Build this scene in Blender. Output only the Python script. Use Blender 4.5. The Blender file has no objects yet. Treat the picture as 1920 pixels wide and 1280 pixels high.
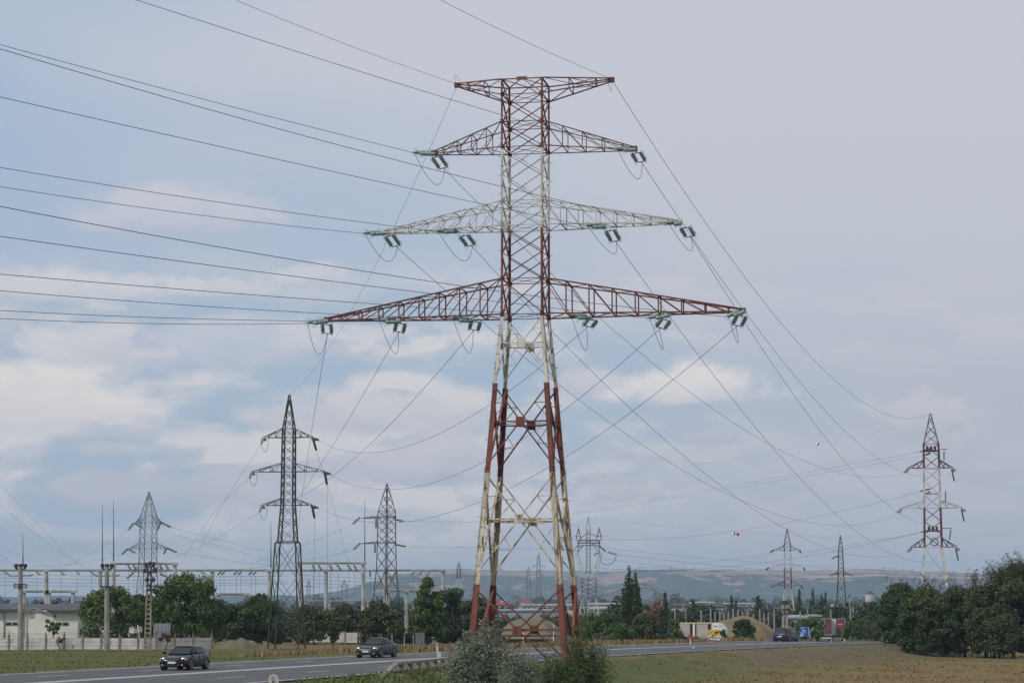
import bpy, math, random
import numpy as np
from mathutils import Vector, Matrix
R = math.radians
S = bpy.context.scene
random.seed(7); rng = np.random.default_rng(7)

# ---------------------------------------------------------------- camera
F = 4300.0                                   # focal length in pixels of a 1920 wide frame
PITCH = math.atan(508 / F)
CAM = Vector((0, 0, 3.2))
cd = bpy.data.cameras.new('camera'); cam = bpy.data.objects.new('camera', cd)
S.collection.objects.link(cam); S.camera = cam
cam.location = CAM; cam.rotation_euler = (R(90) + PITCH, 0, 0)
cd.sensor_width = 36; cd.lens = F / 1920 * 36; cd.clip_start = 0.5; cd.clip_end = 30000
S.render.resolution_x = 1024; S.render.resolution_y = 682
S.view_settings.view_transform = 'Standard'; S.view_settings.look = 'None'
S.view_settings.exposure = 0.0; S.view_settings.gamma = 1.0

# ---------------------------------------------------------------- sun and sky
SUN_DIR = Vector((-0.62, -0.5, 0.72)).normalized()
SUN_EL = math.asin(SUN_DIR.z); SUN_ROT = math.atan2(SUN_DIR.x, SUN_DIR.y) % (2 * math.pi)
ld = bpy.data.lights.new('sun', 'SUN'); ld.energy = 2.3; ld.angle = R(7); ld.color = (1.0, 0.95, 0.87)
sun = bpy.data.objects.new('sun', ld); S.collection.objects.link(sun)
sun.rotation_euler = (-SUN_DIR).to_track_quat('-Z', 'Y').to_euler(); sun.location = (0, 0, 300)

class G:
    """small node-graph helper"""
    def __init__(s, nt): s.nt = nt; s.n = nt.nodes; s.l = nt.links
    def node(s, t, **k):
        n = s.n.new(t)
        for a, v in k.items(): setattr(n, a, v)
        return n
    def put(s, sock, v):
        if hasattr(v, 'is_linked') or isinstance(v, bpy.types.NodeSocket): s.l.new(v, sock)
        else: sock.default_value = v
    def m(s, op, a, b=0.0, c=None, clamp=False):
        n = s.node('ShaderNodeMath', operation=op, use_clamp=clamp)
        s.put(n.inputs[0], a); s.put(n.inputs[1], b)
        if c is not None: s.put(n.inputs[2], c)
        return n.outputs[0]
    def mix(s, f, a, b):
        n = s.node('ShaderNodeMix', data_type='RGBA')
        s.put(n.inputs[0], f)
        for i, v in ((6, a), (7, b)):
            if isinstance(v, tuple): v = (*v, 1) if len(v) == 3 else v
            s.put(n.inputs[i], v)
        return n.outputs[2]
    def noise(s, vec, scale, detail=4, rough=0.55, lac=2.0, dist=0.0):
        n = s.node('ShaderNodeTexNoise'); s.l.new(vec, n.inputs['Vector'])
        n.inputs['Scale'].default_value = scale; n.inputs['Detail'].default_value = detail
        n.inputs['Roughness'].default_value = rough; n.inputs['Lacunarity'].default_value = lac
        n.inputs['Distortion'].default_value = dist
        return n.outputs['Fac']
    def ramp(s, v, lo, hi, smooth=True):
        n = s.node('ShaderNodeMapRange', interpolation_type='SMOOTHSTEP' if smooth else 'LINEAR')
        s.put(n.inputs[0], v); n.inputs[1].default_value = lo; n.inputs[2].default_value = hi
        return n.outputs[0]
    def comb(s, x, y, z):
        n = s.node('ShaderNodeCombineXYZ'); s.put(n.inputs[0], x); s.put(n.inputs[1], y); s.put(n.inputs[2], z)
        return n.outputs[0]

def srgb(r, g, b):
    f = lambda c: c / 12.92 if c <= 0.04045 else ((c + 0.055) / 1.055) ** 2.4
    return (f(r / 255), f(g / 255), f(b / 255))

W = bpy.data.worlds.new("World"); S.world = W; W.use_nodes = True
g = G(W.node_tree); g.n.clear()
out = g.node('ShaderNodeOutputWorld'); bg = g.node('ShaderNodeBackground'); g.l.new(bg.outputs[0], out.inputs[0])
SKY_K = 0.1
bg.inputs['Strength'].default_value = SKY_K
sky = g.node('ShaderNodeTexSky', sky_type='NISHITA', sun_disc=False)
sky.sun_elevation = SUN_EL; sky.sun_rotation = SUN_ROT; sky.air_density = 1.2; sky.dust_density = 2.0
tc = g.node('ShaderNodeTexCoord'); sep = g.node('ShaderNodeSeparateXYZ'); g.l.new(tc.outputs['Generated'], sep.inputs[0])
X, Y, Z = sep.outputs
ys = g.m('MAXIMUM', Y, 0.02)
U = g.m('DIVIDE', X, ys); V = g.m('DIVIDE', Z, ys)
def C(r, g_, b): return tuple(c / SKY_K for c in srgb(r, g_, b))
# wind-warped coordinates, clouds drawn out sideways as they are far and seen edge on
el = g.m('MULTIPLY', Z, 2.6)
P3 = g.comb(X, Y, el)
n2 = g.noise(P3, 17.0, 7, 0.62, dist=0.4)
n3 = g.noise(P3, 2.6, 3, 0.5)
base_blue = g.mix(g.ramp(V, 0.0, 0.27), C(170, 188, 209), C(171, 190, 216))
# veil of high cloud, thicker to the right and overhead
veil = g.m('ADD', g.m('MULTIPLY', U, 1.5), g.m('ADD', g.m('MULTIPLY', V, 1.0), g.m('MULTIPLY', g.m('SUBTRACT', n3, 0.5), 1.6)))
veil = g.ramp(veil, -0.26, 0.34)
veil_col = g.mix(g.ramp(V, 0.02, 0.24), C(183, 187, 199), C(199, 202, 212))
col = g.mix(g.m('MULTIPLY', veil, 0.95), base_blue, veil_col)
# a share of the physical sky stays in the blue gaps
col = g.mix(g.m('MULTIPLY', g.m('SUBTRACT', 1.0, veil), 0.15), col, sky.outputs[0])
# broken stratocumulus in the lower sky
low = g.m('MULTIPLY', g.m('SUBTRACT', 1.0, g.ramp(V, 0.125, 0.165)), g.m('SUBTRACT', 1.0, g.m('MULTIPLY', g.ramp(U, -0.04, 0.14), 0.78)))
str_n = g.noise(g.comb(X, g.m('MULTIPLY', Y, 0.3), g.m('MULTIPLY', Z, 2.7)), 12.0, 7, 0.54, dist=0.08)
str_2 = g.noise(g.comb(X, g.m('MULTIPLY', Y, 0.3), g.m('MULTIPLY', g.m('ADD', Z, 0.006), 2.7)), 12.0, 7, 0.54, dist=0.08)
m1 = g.m('MULTIPLY', g.ramp(str_n, 0.40, 0.54), low)
# lit tops and shaded bases: the cloud is brighter where it thins towards its upper edge
lit = g.ramp(g.m('SUBTRACT', str_n, str_2), -0.015, 0.05)
cc = g.mix(g.ramp(n2, 0.35, 0.65), C(185, 191, 203), C(209, 208, 214)); cc = g.mix(g.m('MULTIPLY', lit, 0.8), cc, C(229, 222, 219))
col = g.mix(g.m('MULTIPLY', m1, 0.8), col, cc)
m2 = g.m('MULTIPLY', g.m('SUBTRACT', 1.0, g.ramp(str_n, 0.34, 0.46)), low)
col = g.mix(g.m('MULTIPLY', m2, 0.5), col, C(162, 183, 207))
# individual cumulus banks (direction x/y, z/y; half sizes)
PN = g.comb(g.m('MULTIPLY', U, 1.0), g.m('MULTIPLY', V, 1.6), 0.3)
NA = g.noise(PN, 30.0, 7, 0.6, dist=0.25); NB = g.noise(PN, 62.0, 6, 0.6, dist=0.25)
def cloud(col, px, py, rx, ry, bright, k=0.8, flat=0.6):
    u0 = (px - 960) / F; v0 = (1148 - py) / F * 1.01
    du = g.m('DIVIDE', g.m('SUBTRACT', U, u0), rx / F); dv = g.m('DIVIDE', g.m('SUBTRACT', V, v0), ry / F)
    dvd = g.m('MULTIPLY', g.m('MINIMUM', dv, 0.0), 1.0 / flat - 1)
    dv = g.m('ADD', dv, dvd)
    r = g.m('SQRT', g.m('ADD', g.m('MULTIPLY', du, du), g.m('MULTIPLY', dv, dv)))
    nn = NA if rx > 150 else NB
    r = g.m('ADD', r, g.m('MULTIPLY', g.m('SUBTRACT', nn, 0.5), 1.7))
    f = g.m('SUBTRACT', 1.0, g.ramp(r, 0.5, 1.0))
    shade = g.ramp(g.m('ADD', dv, g.m('MULTIPLY', g.m('SUBTRACT', nn, 0.5), -3.0)), -0.9, 0.6)
    c = g.mix(shade, C(bright[0] - 22, bright[1] - 17, bright[2] - 8), C(*bright))
    return g.mix(g.m('MULTIPLY', f, k), col, c)
for a in ((300, 405, 260, 75, (205, 205, 214), 0.75, 0.9), (60, 760, 200, 120, (228, 223, 219), 0.85, 0.7), (110, 545, 230, 50, (218, 215, 218), 0.8, 0.6),
          (400, 545, 110, 28, (218, 215, 217), 0.7, 0.7), (590, 525, 90, 28, (214, 212, 217), 0.6, 0.7), (430, 650, 280, 75, (205, 206, 214), 0.65, 0.8),
          (690, 790, 330, 75, (212, 208, 212), 0.75, 0.6), (200, 850, 90, 22, (200, 201, 207), 0.6, 0.7), (1300, 742, 205, 66, (227, 222, 220), 0.92, 0.45),
          (1090, 725, 90, 40, (208, 207, 212), 0.8, 0.5), (1740, 790, 150, 62, (203, 202, 208), 0.75, 0.8), (1170, 930, 85, 32, (196, 194, 202), 0.8, 0.6),
          (1340, 830, 90, 20, (190, 193, 204), 0.6, 0.6), (1860, 885, 90, 22, (193, 194, 203), 0.6, 0.6), (820, 880, 300, 60, (203, 200, 207), 0.7, 0.6),
          (330, 930, 360, 60, (196, 195, 203), 0.7, 0.6), (150, 660, 180, 60, (216, 213, 215), 0.75, 0.7)):
    col = cloud(col, *a)
# near the horizon everything greys out
col = g.mix(g.m('MULTIPLY', g.m('SUBTRACT', 1.0, g.ramp(V, 0.0, 0.055)), 0.6), col, C(160, 169, 182))
g.l.new(col, bg.inputs['Color'])

# ---------------------------------------------------------------- projection helpers (photo measurements -> places in the world)
FW = Vector((0, math.cos(PITCH), math.sin(PITCH))); UP = Vector((0, -math.sin(PITCH), math.cos(PITCH)))
def ray(px, py): return FW + Vector(((px - 960) / F, 0, 0)) + UP * ((640 - py) / F)
def at(px, py, y):
    d = ray(px, py); return CAM + d * (y / d.y)
def onz(px, py, z=0.0):
    d = ray(px, py); return CAM + d * ((z - CAM.z) / d.z)
def proj(p):
    q = Vector(p) - CAM; dep = q.dot(FW); return 960 + F * q.x / dep, 640 - F * q.dot(UP) / dep
def smooth(a, b, x):
    t = min(1, max(0, (x - a) / (b - a))); return t * t * (3 - 2 * t)

# ---------------------------------------------------------------- materials
MATS = {}
def mat(name, c1, c2=None, rough=0.8, metal=0.0, scale=2.0, lo=0.4, hi=0.62, bump=0.0, bscale=None, c3=None, lo3=0.6, hi3=0.7, scale3=None, emit=None, spec=0.5, detail=5, runs=0.0):
    if name in MATS: return MATS[name]
    m = bpy.data.materials.new(name); m.use_nodes = True; g = G(m.node_tree); b = m.node_tree.nodes['Principled BSDF']
    b.inputs['Roughness'].default_value = rough; b.inputs['Metallic'].default_value = metal
    b.inputs['Specular IOR Level'].default_value = spec
    t = g.node('ShaderNodeTexCoord')
    vec = t.outputs['Object']
    if runs:
        mp0 = g.node('ShaderNodeMapping'); mp0.inputs['Scale'].default_value = (1, 1, runs); g.l.new(vec, mp0.inputs[0]); vec = mp0.outputs[0]
    c = (*c1, 1)
    if c2 is not None:
        n = g.noise(vec, scale, detail, 0.6)
        c = g.mix(g.ramp(n, lo, hi), c1, c2)
        if c3 is not None:
            mp = g.node('ShaderNodeVectorMath', operation='ADD'); g.l.new(vec, mp.inputs[0]); mp.inputs[1].default_value = (13.1, 7.7, 3.3)
            n = g.noise(mp.outputs[0], scale3 or scale * 1.7, 5, 0.6)
            c = g.mix(g.ramp(n, lo3, hi3), c, c3)
        g.l.new(c, b.inputs['Base Color'])
    else: b.inputs['Base Color'].default_value = c
    if bump:
        bp = g.node('ShaderNodeBump'); bp.inputs['Strength'].default_value = bump; bp.inputs['Distance'].default_value = 0.05
        g.l.new(g.noise(vec, bscale or scale * 6, 4), bp.inputs['Height']); g.l.new(bp.outputs[0], b.inputs['Normal'])
    if emit:
        b.inputs['Emission Color'].default_value = (*emit[0], 1); b.inputs['Emission Strength'].default_value = emit[1]
    MATS[name] = m; return m
M_RED = mat('weathered_red_paint', (0.185, 0.056, 0.036), (0.10, 0.032, 0.024), 0.75, scale=1.1, c3=(0.055, 0.03, 0.024), lo3=0.58, hi3=0.68, scale3=5, runs=0.35)
M_WHITE = mat('weathered_white_paint', (0.60, 0.585, 0.52), (0.40, 0.385, 0.33), 0.8, scale=1.3, c3=(0.15, 0.10, 0.065), lo3=0.57, hi3=0.66, scale3=5, runs=0.3)
M_RUSTWHITE = mat('rusty_white_paint', (0.58, 0.54, 0.44), (0.33, 0.27, 0.19), 0.85, scale=2.6, lo=0.38, hi=0.58, c3=(0.12, 0.075, 0.05), lo3=0.53, hi3=0.63, scale3=5, runs=0.22)
M_GREENSTEEL = mat('mossy_green_steel', (0.040, 0.052, 0.032), (0.02, 0.025, 0.02), 0.9, scale=1.0, c3=(0.10, 0.085, 0.04), lo3=0.58, hi3=0.7)
M_DARKSTEEL = mat('dark_weathered_steel', (0.03, 0.028, 0.03), (0.06, 0.055, 0.055), 0.8, scale=1.0)
M_GREYSTEEL = mat('grey_galvanised_steel', (0.17, 0.175, 0.18), (0.10, 0.10, 0.11), 0.7, scale=1.0)
M_OLDRED = mat('old_dark_red_paint', (0.13, 0.028, 0.03), (0.075, 0.025, 0.025), 0.8, scale=1.2)
M_PURPLE = mat('faded_dark_red_steel', (0.10, 0.05, 0.06), (0.13, 0.10, 0.11), 0.8, scale=1.2)
M_CLEANWHITE = mat('white_painted_steel', (0.56, 0.56, 0.53), (0.34, 0.32, 0.29), 0.75, scale=1.5)
M_GLASSGREEN = mat('green_glass_insulator', (0.25, 0.37, 0.33), (0.17, 0.26, 0.23), 0.2, scale=9, spec=0.8)
M_PORCELAIN = mat('dark_glass_insulator', (0.085, 0.115, 0.108), (0.14, 0.18, 0.17), 0.3, scale=6)
M_PALEINS = mat('pale_glass_insulator', (0.23, 0.30, 0.29), (0.13, 0.17, 0.17), 0.3, scale=6)
M_WIRE = mat('bare_aluminium_cable', (0.075, 0.08, 0.085), (0.05, 0.05, 0.055), 0.6, scale=3)
M_BLACKMETAL = mat('black_iron', (0.02, 0.02, 0.022), (0.035, 0.033, 0.03), 0.6, scale=5)
M_CONC = mat('aged_concrete', (0.30, 0.285, 0.255), (0.20, 0.19, 0.17), 0.9, scale=0.8, bump=0.3, c3=(0.13, 0.12, 0.10), lo3=0.6, hi3=0.75)
M_CONCL = mat('pale_concrete', (0.42, 0.42, 0.41), (0.29, 0.29, 0.28), 0.9, scale=0.7, bump=0.2, c3=(0.2, 0.19, 0.18), lo3=0.6, hi3=0.75)
M_CONCB = mat('brown_stained_concrete', (0.27, 0.235, 0.175), (0.17, 0.145, 0.10), 0.9, scale=2, bump=0.3)

# ---------------------------------------------------------------- mesh collecting
COL = S.collection
ORG = {}
def tagp(o, label=None, cat=None, group=None, kind=None):
    if label: o['label'] = label
    if cat: o['category'] = cat
    if group: o['group'] = group
    if kind: o['kind'] = kind
    return o
def thing(name, label, cat, loc=(0, 0, 0), rotz=0.0, group=None):
    o = bpy.data.objects.new(name, None); COL.objects.link(o); o.location = loc; o.rotation_euler = (0, 0, rotz)
    o.empty_display_size = 0.2
    ORG[o] = Vector(loc) if rotz == 0 else Vector((0, 0, 0))
    return tagp(o, label, cat, group)
class MB:
    def __init__(s): s.v = []; s.f = []; s.mi = []; s.ms = []
    def mslot(s, m):
        if m not in s.ms: s.ms.append(m)
        return s.ms.index(m)
    def add(s, vs, fs, m):
        o = len(s.v); i = s.mslot(m); s.v.extend([tuple(v) for v in vs])
        for f in fs: s.f.append([o + k for k in f]); s.mi.append(i)
        return s
    def beam(s, p, q, w, m, h=None, up=None):
        p = Vector(p); q = Vector(q); d = q - p
        if d.length < 1e-6: return s
        d.normalize(); h = h or w
        r = up if up is not None else (Vector((0, 0, 1)) if abs(d.z) < 0.9 else Vector((0, 1, 0)))
        a = d.cross(r).normalized(); b = a.cross(d).normalized()
        a = a * w / 2; b = b * h / 2
        return s.add([p - a - b, p + a - b, p + a + b, p - a + b, q - a - b, q + a - b, q + a + b, q - a + b],
                     [(0, 3, 2, 1), (4, 5, 6, 7), (0, 1, 5, 4), (1, 2, 6, 5), (2, 3, 7, 6), (3, 0, 4, 7)], m)
    def angle(s, p, q, w, m, a, b, t=None):
        """steel angle section: two thin flanges along directions a and b from the edge p-q"""
        p = Vector(p); q = Vector(q); d = (q - p)
        if d.length < 1e-6: return s
        d.normalize(); t = t or w * 0.14
        a = (a - d * a.dot(d)).normalized(); b = (b - d * b.dot(d)); b = (b - a * b.dot(a)).normalized()
        for x, y in ((a, b), (b, a)):
            o = [Vector((0, 0, 0)), x * w, x * w + y * t, y * t]
            s.add([p + k for k in o] + [q + k for k in o], [(0, 3, 2, 1), (4, 5, 6, 7), (0, 1, 5, 4), (1, 2, 6, 5), (2, 3, 7, 6), (3, 0, 4, 7)], m)
        return s
    def box(s, c, size, m, rz=0.0):
        c = Vector(c); hx, hy, hz = (k / 2 for k in size); ca, sa = math.cos(rz), math.sin(rz)
        vs = [c + Vector((x * ca - y * sa, x * sa + y * ca, z)) for z in (-hz, hz) for x, y in ((-hx, -hy), (hx, -hy), (hx, hy), (-hx, hy))]
        return s.add(vs, [(0, 3, 2, 1), (4, 5, 6, 7), (0, 1, 5, 4), (1, 2, 6, 5), (2, 3, 7, 6), (3, 0, 4, 7)], m)
    def tube(s, pts, r, m, n=6, cap=True):
        pts = [Vector(p) for p in pts]; rs = r if isinstance(r, (list, tuple)) else [r] * len(pts)
        vs = []; fs = []; ref = None
        for i, p in enumerate(pts):
            d = (pts[min(i + 1, len(pts) - 1)] - pts[max(i - 1, 0)]).normalized()
            if ref is None:
                ref = Vector((0, 0, 1)) if abs(d.z) < 0.9 else Vector((1, 0, 0))
            a = d.cross(ref).normalized(); b = a.cross(d).normalized(); ref = b
            for k in range(n):
                t = 2 * math.pi * k / n; vs.append(p + (a * math.cos(t) + b * math.sin(t)) * rs[i])
        for i in range(len(pts) - 1):
            for k in range(n):
                k2 = (k + 1) % n; fs.append((i * n + k, i * n + k2, (i + 1) * n + k2, (i + 1) * n + k))
        if cap: fs.append(tuple(range(n))[::-1]); fs.append(tuple((len(pts) - 1) * n + k for k in range(n)))
        return s.add(vs, fs, m)
    def lathe(s, p, d, prof, m, n=10):
        """profile of (distance along d, radius)"""
        d = Vector(d).normalized(); p = Vector(p)
        ref = Vector((0, 0, 1)) if abs(d.z) < 0.9 else Vector((1, 0, 0)); a = d.cross(ref).normalized(); b = a.cross(d)
        vs = []; fs = []
        for h, r in prof:
            for k in range(n):
                t = 2 * math.pi * k / n; vs.append(p + d * h + (a * math.cos(t) + b * math.sin(t)) * max(r, 1e-4))
        for i in range(len(prof) - 1):
            for k in range(n):
                k2 = (k + 1) % n; fs.append((i * n + k, i * n + k2, (i + 1) * n + k2, (i + 1) * n + k))
        return s.add(vs, fs, m)
    def ring(s, c, nrm, r, t, m, n=14, k=4):
        nrm = Vector(nrm).normalized(); ref = Vector((0, 0, 1)) if abs(nrm.z) < 0.9 else Vector((1, 0, 0))
        a = nrm.cross(ref).normalized(); b = a.cross(nrm)
        pts = [Vector(c) + (a * math.cos(2 * math.pi * i / n) + b * math.sin(2 * math.pi * i / n)) * r for i in range(n)]
        vs = []; fs = []
        for i, p in enumerate(pts):
            o = (p - Vector(c)).normalized()
            for j in range(k):
                tt = 2 * math.pi * j / k; vs.append(p + o * math.cos(tt) * t + nrm * math.sin(tt) * t)
        for i in range(n):
            for j in range(k):
                i2 = (i + 1) % n; j2 = (j + 1) % k; fs.append((i * k + j, i2 * k + j, i2 * k + j2, i * k + j2))
        return s.add(vs, fs, m)
    def prism(s, poly, o, ax, ay, an, depth, m):
        """polygon (2d) in plane ax, ay through o, extruded by depth along an"""
        o = Vector(o); n = len(poly)
        vs = [o + ax * x + ay * y for x, y in poly] + [o + ax * x + ay * y + an * depth for x, y in poly]
        fs = [tuple(range(n)), tuple(range(2 * n - 1, n - 1, -1))] + [(i, n + i, n + (i + 1) % n, (i + 1) % n) for i in range(n)]
        return s.add(vs, fs, m)
    def build(s, name, parent=None, smooth=False, label=None):
        me = bpy.data.meshes.new(name); off = ORG.get(parent, Vector((0, 0, 0)))
        vs = [(v[0] - off.x, v[1] - off.y, v[2] - off.z) for v in s.v]
        me.from_pydata(vs, [], s.f)
        for m in s.ms: me.materials.append(m)
        me.polygons.foreach_set('material_index', s.mi)
        if smooth: me.polygons.foreach_set('use_smooth', [True] * len(s.f))
        me.validate(); me.update()
        o = bpy.data.objects.new(name, me); COL.objects.link(o)
        if parent is not None: o.parent = parent; ORG[o] = off
        if label: o['label'] = label
        return o
def copy_tree(o, parent=None):
    c = o.copy(); COL.objects.link(c)
    if parent is not None: c.parent = parent
    for ch in list(o.children): copy_tree(ch, c)
    return c
def text_obj(s, size, m, name, parent, M, ext=0.004):
    cu = bpy.data.curves.new(name, 'FONT'); cu.body = s; cu.size = size; cu.align_x = 'CENTER'; cu.align_y = 'CENTER'; cu.extrude = ext
    t = bpy.data.objects.new('tmp', cu); COL.objects.link(t)
    me = bpy.data.meshes.new_from_object(t.evaluated_get(bpy.context.evaluated_depsgraph_get()))
    bpy.data.objects.remove(t); me.materials.clear(); me.materials.append(m); me.transform(M)
    o = bpy.data.objects.new(name, me); COL.objects.link(o); o.parent = parent
    return o

# ---------------------------------------------------------------- ground, road
ROADC = [(-34, 55), (-27.0, 85), (-20.6, 110), (-16.6, 124), (-11.0, 144), (-4.6, 166), (2.8, 187), (9.8, 205), (17.6, 223), (27.0, 242), (36, 257), (47, 273), (62, 292), (82, 314), (110, 340), (150, 370)]
def catmull(P, k=6):
    out = []
    for i in range(len(P) - 1):
        p0 = np.array(P[max(i - 1, 0)], float); p1 = np.array(P[i], float); p2 = np.array(P[i + 1], float); p3 = np.array(P[min(i + 2, len(P) - 1)], float)
        for j in range(k):
            t = j / k; out.append(0.5 * ((2 * p1) + (-p0 + p2) * t + (2 * p0 - 5 * p1 + 4 * p2 - p3) * t * t + (-p0 + 3 * p1 - 3 * p2 + p3) * t ** 3))
    out.append(np.array(P[-1], float)); return np.array(out)
RC = catmull(ROADC)
RT = np.gradient(RC, axis=0); RT /= np.linalg.norm(RT, axis=1)[:, None]
RN = np.stack([RT[:, 1], -RT[:, 0]], 1)                    # points to the near (right) side
HWL, HWR = 9.0, 9.6
def road_sd(x, y):
    d = np.hypot(RC[:, 0] - x, RC[:, 1] - y); i = int(np.argmin(d))
    return float((x - RC[i, 0]) * RN[i, 0] + (y - RC[i, 1]) * RN[i, 1]), i
def road_z(y): return -1.7 * smooth(252, 330, y)
def ground_z(x, y):
    sd, i = road_sd(x, y)
    zr = road_z(RC[i, 1])
    if y > 345: base = -1.7 - 1.6 * smooth(420, 900, y)
    else: base = zr
    right = -1.25; left = -0.35
    if sd > HWR + 1:
        t = smooth(HWR + 1, HWR + 9, sd); tgt = right - 0.5 * smooth(240, 330, y)
        z = zr * (1 - t) + tgt * t
    elif sd < -HWL - 0.8:
        t = smooth(HWL + 0.8, HWL + 16, -sd); tgt = left + (-1.3) * smooth(250, 420, y)
        z = zr * (1 - t) + tgt * t
    else: z = zr - 0.07
    if y > 345:
        t = smooth(345, 420, y); z = z * (1 - t) + base * t
    if abs(sd) > 11: z += 0.10 * math.sin(x * 0.31 + y * 0.13) * math.sin(y * 0.17 - x * 0.07)
    return z
def onground(px, py):
    z = 0.0
    for _ in range(8):
        p = onz(px, py, z); z = ground_z(p.x, p.y)
    return Vector((p.x, p.y, z))
ys_ = list(np.arange(30, 90, 4)) + list(np.arange(90, 350, 2.0)) + list(np.arange(350, 700, 20)) + list(np.geomspace(700, 8900, 26))
def mkground():
    xs = np.concatenate([-np.geomspace(2600, 90, 22), np.arange(-84, 112, 2.0), np.geomspace(116, 2600, 22)])
    vs = []; fs = []
    for yy in ys_:
        for xx in xs: vs.append((xx, yy, ground_z(xx, yy)))
    n = len(xs)
    for j in range(len(ys_) - 1):
        for i in range(n - 1): fs.append((j * n + i, j * n + i + 1, (j + 1) * n + i + 1, (j + 1) * n + i))
    m = bpy.data.materials.new('dry_grass_ground'); m.use_nodes = True; g = G(m.node_tree); b = m.node_tree.nodes['Principled BSDF']; b.inputs['Roughness'].default_value = 0.95
    b.inputs['Specular IOR Level'].default_value = 0.1
    t = g.node('ShaderNodeTexCoord'); v = t.outputs['Object']; sp = g.node('ShaderNodeSeparateXYZ'); g.l.new(v, sp.inputs[0])
    st = g.comb(g.m('MULTIPLY', sp.outputs[0], 0.4), sp.outputs[1], 0.0)
    a = g.noise(st, 0.09, 6, 0.6); c = g.noise(v, 1.4, 6, 0.65); d = g.noise(st, 0.35, 5, 0.6)
    green = g.mix(g.ramp(c, 0.3, 0.7), (0.078, 0.090, 0.024), (0.112, 0.112, 0.036))
    dry = g.mix(g.ramp(c, 0.3, 0.7), (0.150, 0.104, 0.046), (0.205, 0.150, 0.066))
    # the right-hand field is mown and dry, the verge under the road and the left meadow are greener
    side = g.m('SUBTRACT', sp.outputs[0], g.m('MULTIPLY', g.m('SUBTRACT', sp.outputs[1], 100.0), 0.12))
    f = g.ramp(g.m('ADD', side, g.m('MULTIPLY', g.m('SUBTRACT', a, 0.5), 46.0)), -14.0, 8.0)
    far = g.ramp(g.m('ADD', sp.outputs[1], g.m('MULTIPLY', g.m('SUBTRACT', d, 0.5), 50.0)), 204.0, 228.0)
    col = g.mix(f, green, dry)
    far = g.m('MULTIPLY', far, g.ramp(sp.outputs[0], -44.0, -30.0))
    col = g.mix(g.m('MULTIPLY', far, 0.85), col, (0.165, 0.125, 0.06))
    col = g.mix(g.m('MULTIPLY', g.ramp(d, 0.52, 0.68), 0.45), col, (0.075, 0.075, 0.032))
    col = g.mix(g.m('MULTIPLY', g.ramp(d, 0.60, 0.42), 0.0), col, (0.2, 0.17, 0.1))
    wild = g.ramp(sp.outputs[1], 330.0, 420.0)
    col = g.mix(wild, col, g.mix(g.ramp(a, 0.4, 0.6), (0.06, 0.07, 0.03), (0.11, 0.10, 0.05)))
    ad = g.node('ShaderNodeAttribute', attribute_name='road_distance').outputs['Fac']; w_ = g.m('ADD', ad, g.m('MULTIPLY', g.m('SUBTRACT', d, 0.5), 14.0))
    # greener embankment foot, bare brown shoulder, purple-brown mown strip
    nearleft = g.m('SUBTRACT', 1.0, g.ramp(sp.outputs[0], 10.0, 26.0))
    gz = g.m('MULTIPLY', g.m('MULTIPLY', g.ramp(w_, 10.5, 12.5), g.m('SUBTRACT', 1.0, g.ramp(w_, 17.0, 30.0))), g.m('ADD', 0.35, g.m('MULTIPLY', nearleft, 0.45)))
    col = g.mix(gz, col, g.mix(g.ramp(c, 0.3, 0.7), (0.058, 0.085, 0.024), (0.085, 0.11, 0.032)))
    pz = g.m('MULTIPLY', g.m('MULTIPLY', g.ramp(w_, 9.6, 11.0), g.m('SUBTRACT', 1.0, g.ramp(w_, 15.0, 20.0))), g.m('SUBTRACT', 1.0, nearleft))
    col = g.mix(g.m('MULTIPLY', pz, 0.8), col, g.mix(g.ramp(c, 0.35, 0.65), (0.105, 0.085, 0.062), (0.15, 0.125, 0.085)))
    sz = g.m('MULTIPLY', g.m('SUBTRACT', 1.0, g.ramp(g.m('ADD', g.m('ABSOLUTE', ad), g.m('MULTIPLY', g.m('SUBTRACT', c, 0.5), 1.4)), 9.9, 10.7)), 0.8)
    col = g.mix(sz, col, (0.17, 0.15, 0.12))
    # faint wheel ruts through the dry field
    rut = g.node('ShaderNodeTexWave', wave_type='BANDS', bands_direction='Y'); g.l.new(st, rut.inputs['Vector']); rut.inputs['Scale'].default_value = 0.05; rut.inputs['Distortion'].default_value = 5.0; rut.inputs['Detail'].default_value = 3; rut.inputs['Detail Scale'].default_value = 0.6
    col = g.mix(g.m('MULTIPLY', g.m('MULTIPLY', g.ramp(rut.outputs['Fac'], 0.80, 1.0), f), 0.12), col, (0.24, 0.19, 0.11))
    g.l.new(col, b.inputs['Base Color'])
    bp = g.node('ShaderNodeBump'); bp.inputs['Strength'].default_value = 0.6; bp.inputs['Distance'].default_value = 0.2
    g.l.new(c, bp.inputs['Height']); g.l.new(bp.outputs[0], b.inputs['Normal'])
    o = MB().add(vs, fs, m).build('ground', smooth=True); o['kind'] = 'structure'
    at_ = o.data.attributes.new('road_distance', 'FLOAT', 'POINT'); at_.data.foreach_set('value', [road_sd(v[0], v[1])[0] if v[1] < 500 and abs(v[0]) < 130 else 200.0 for v in vs]); return o
mkground()
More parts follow.
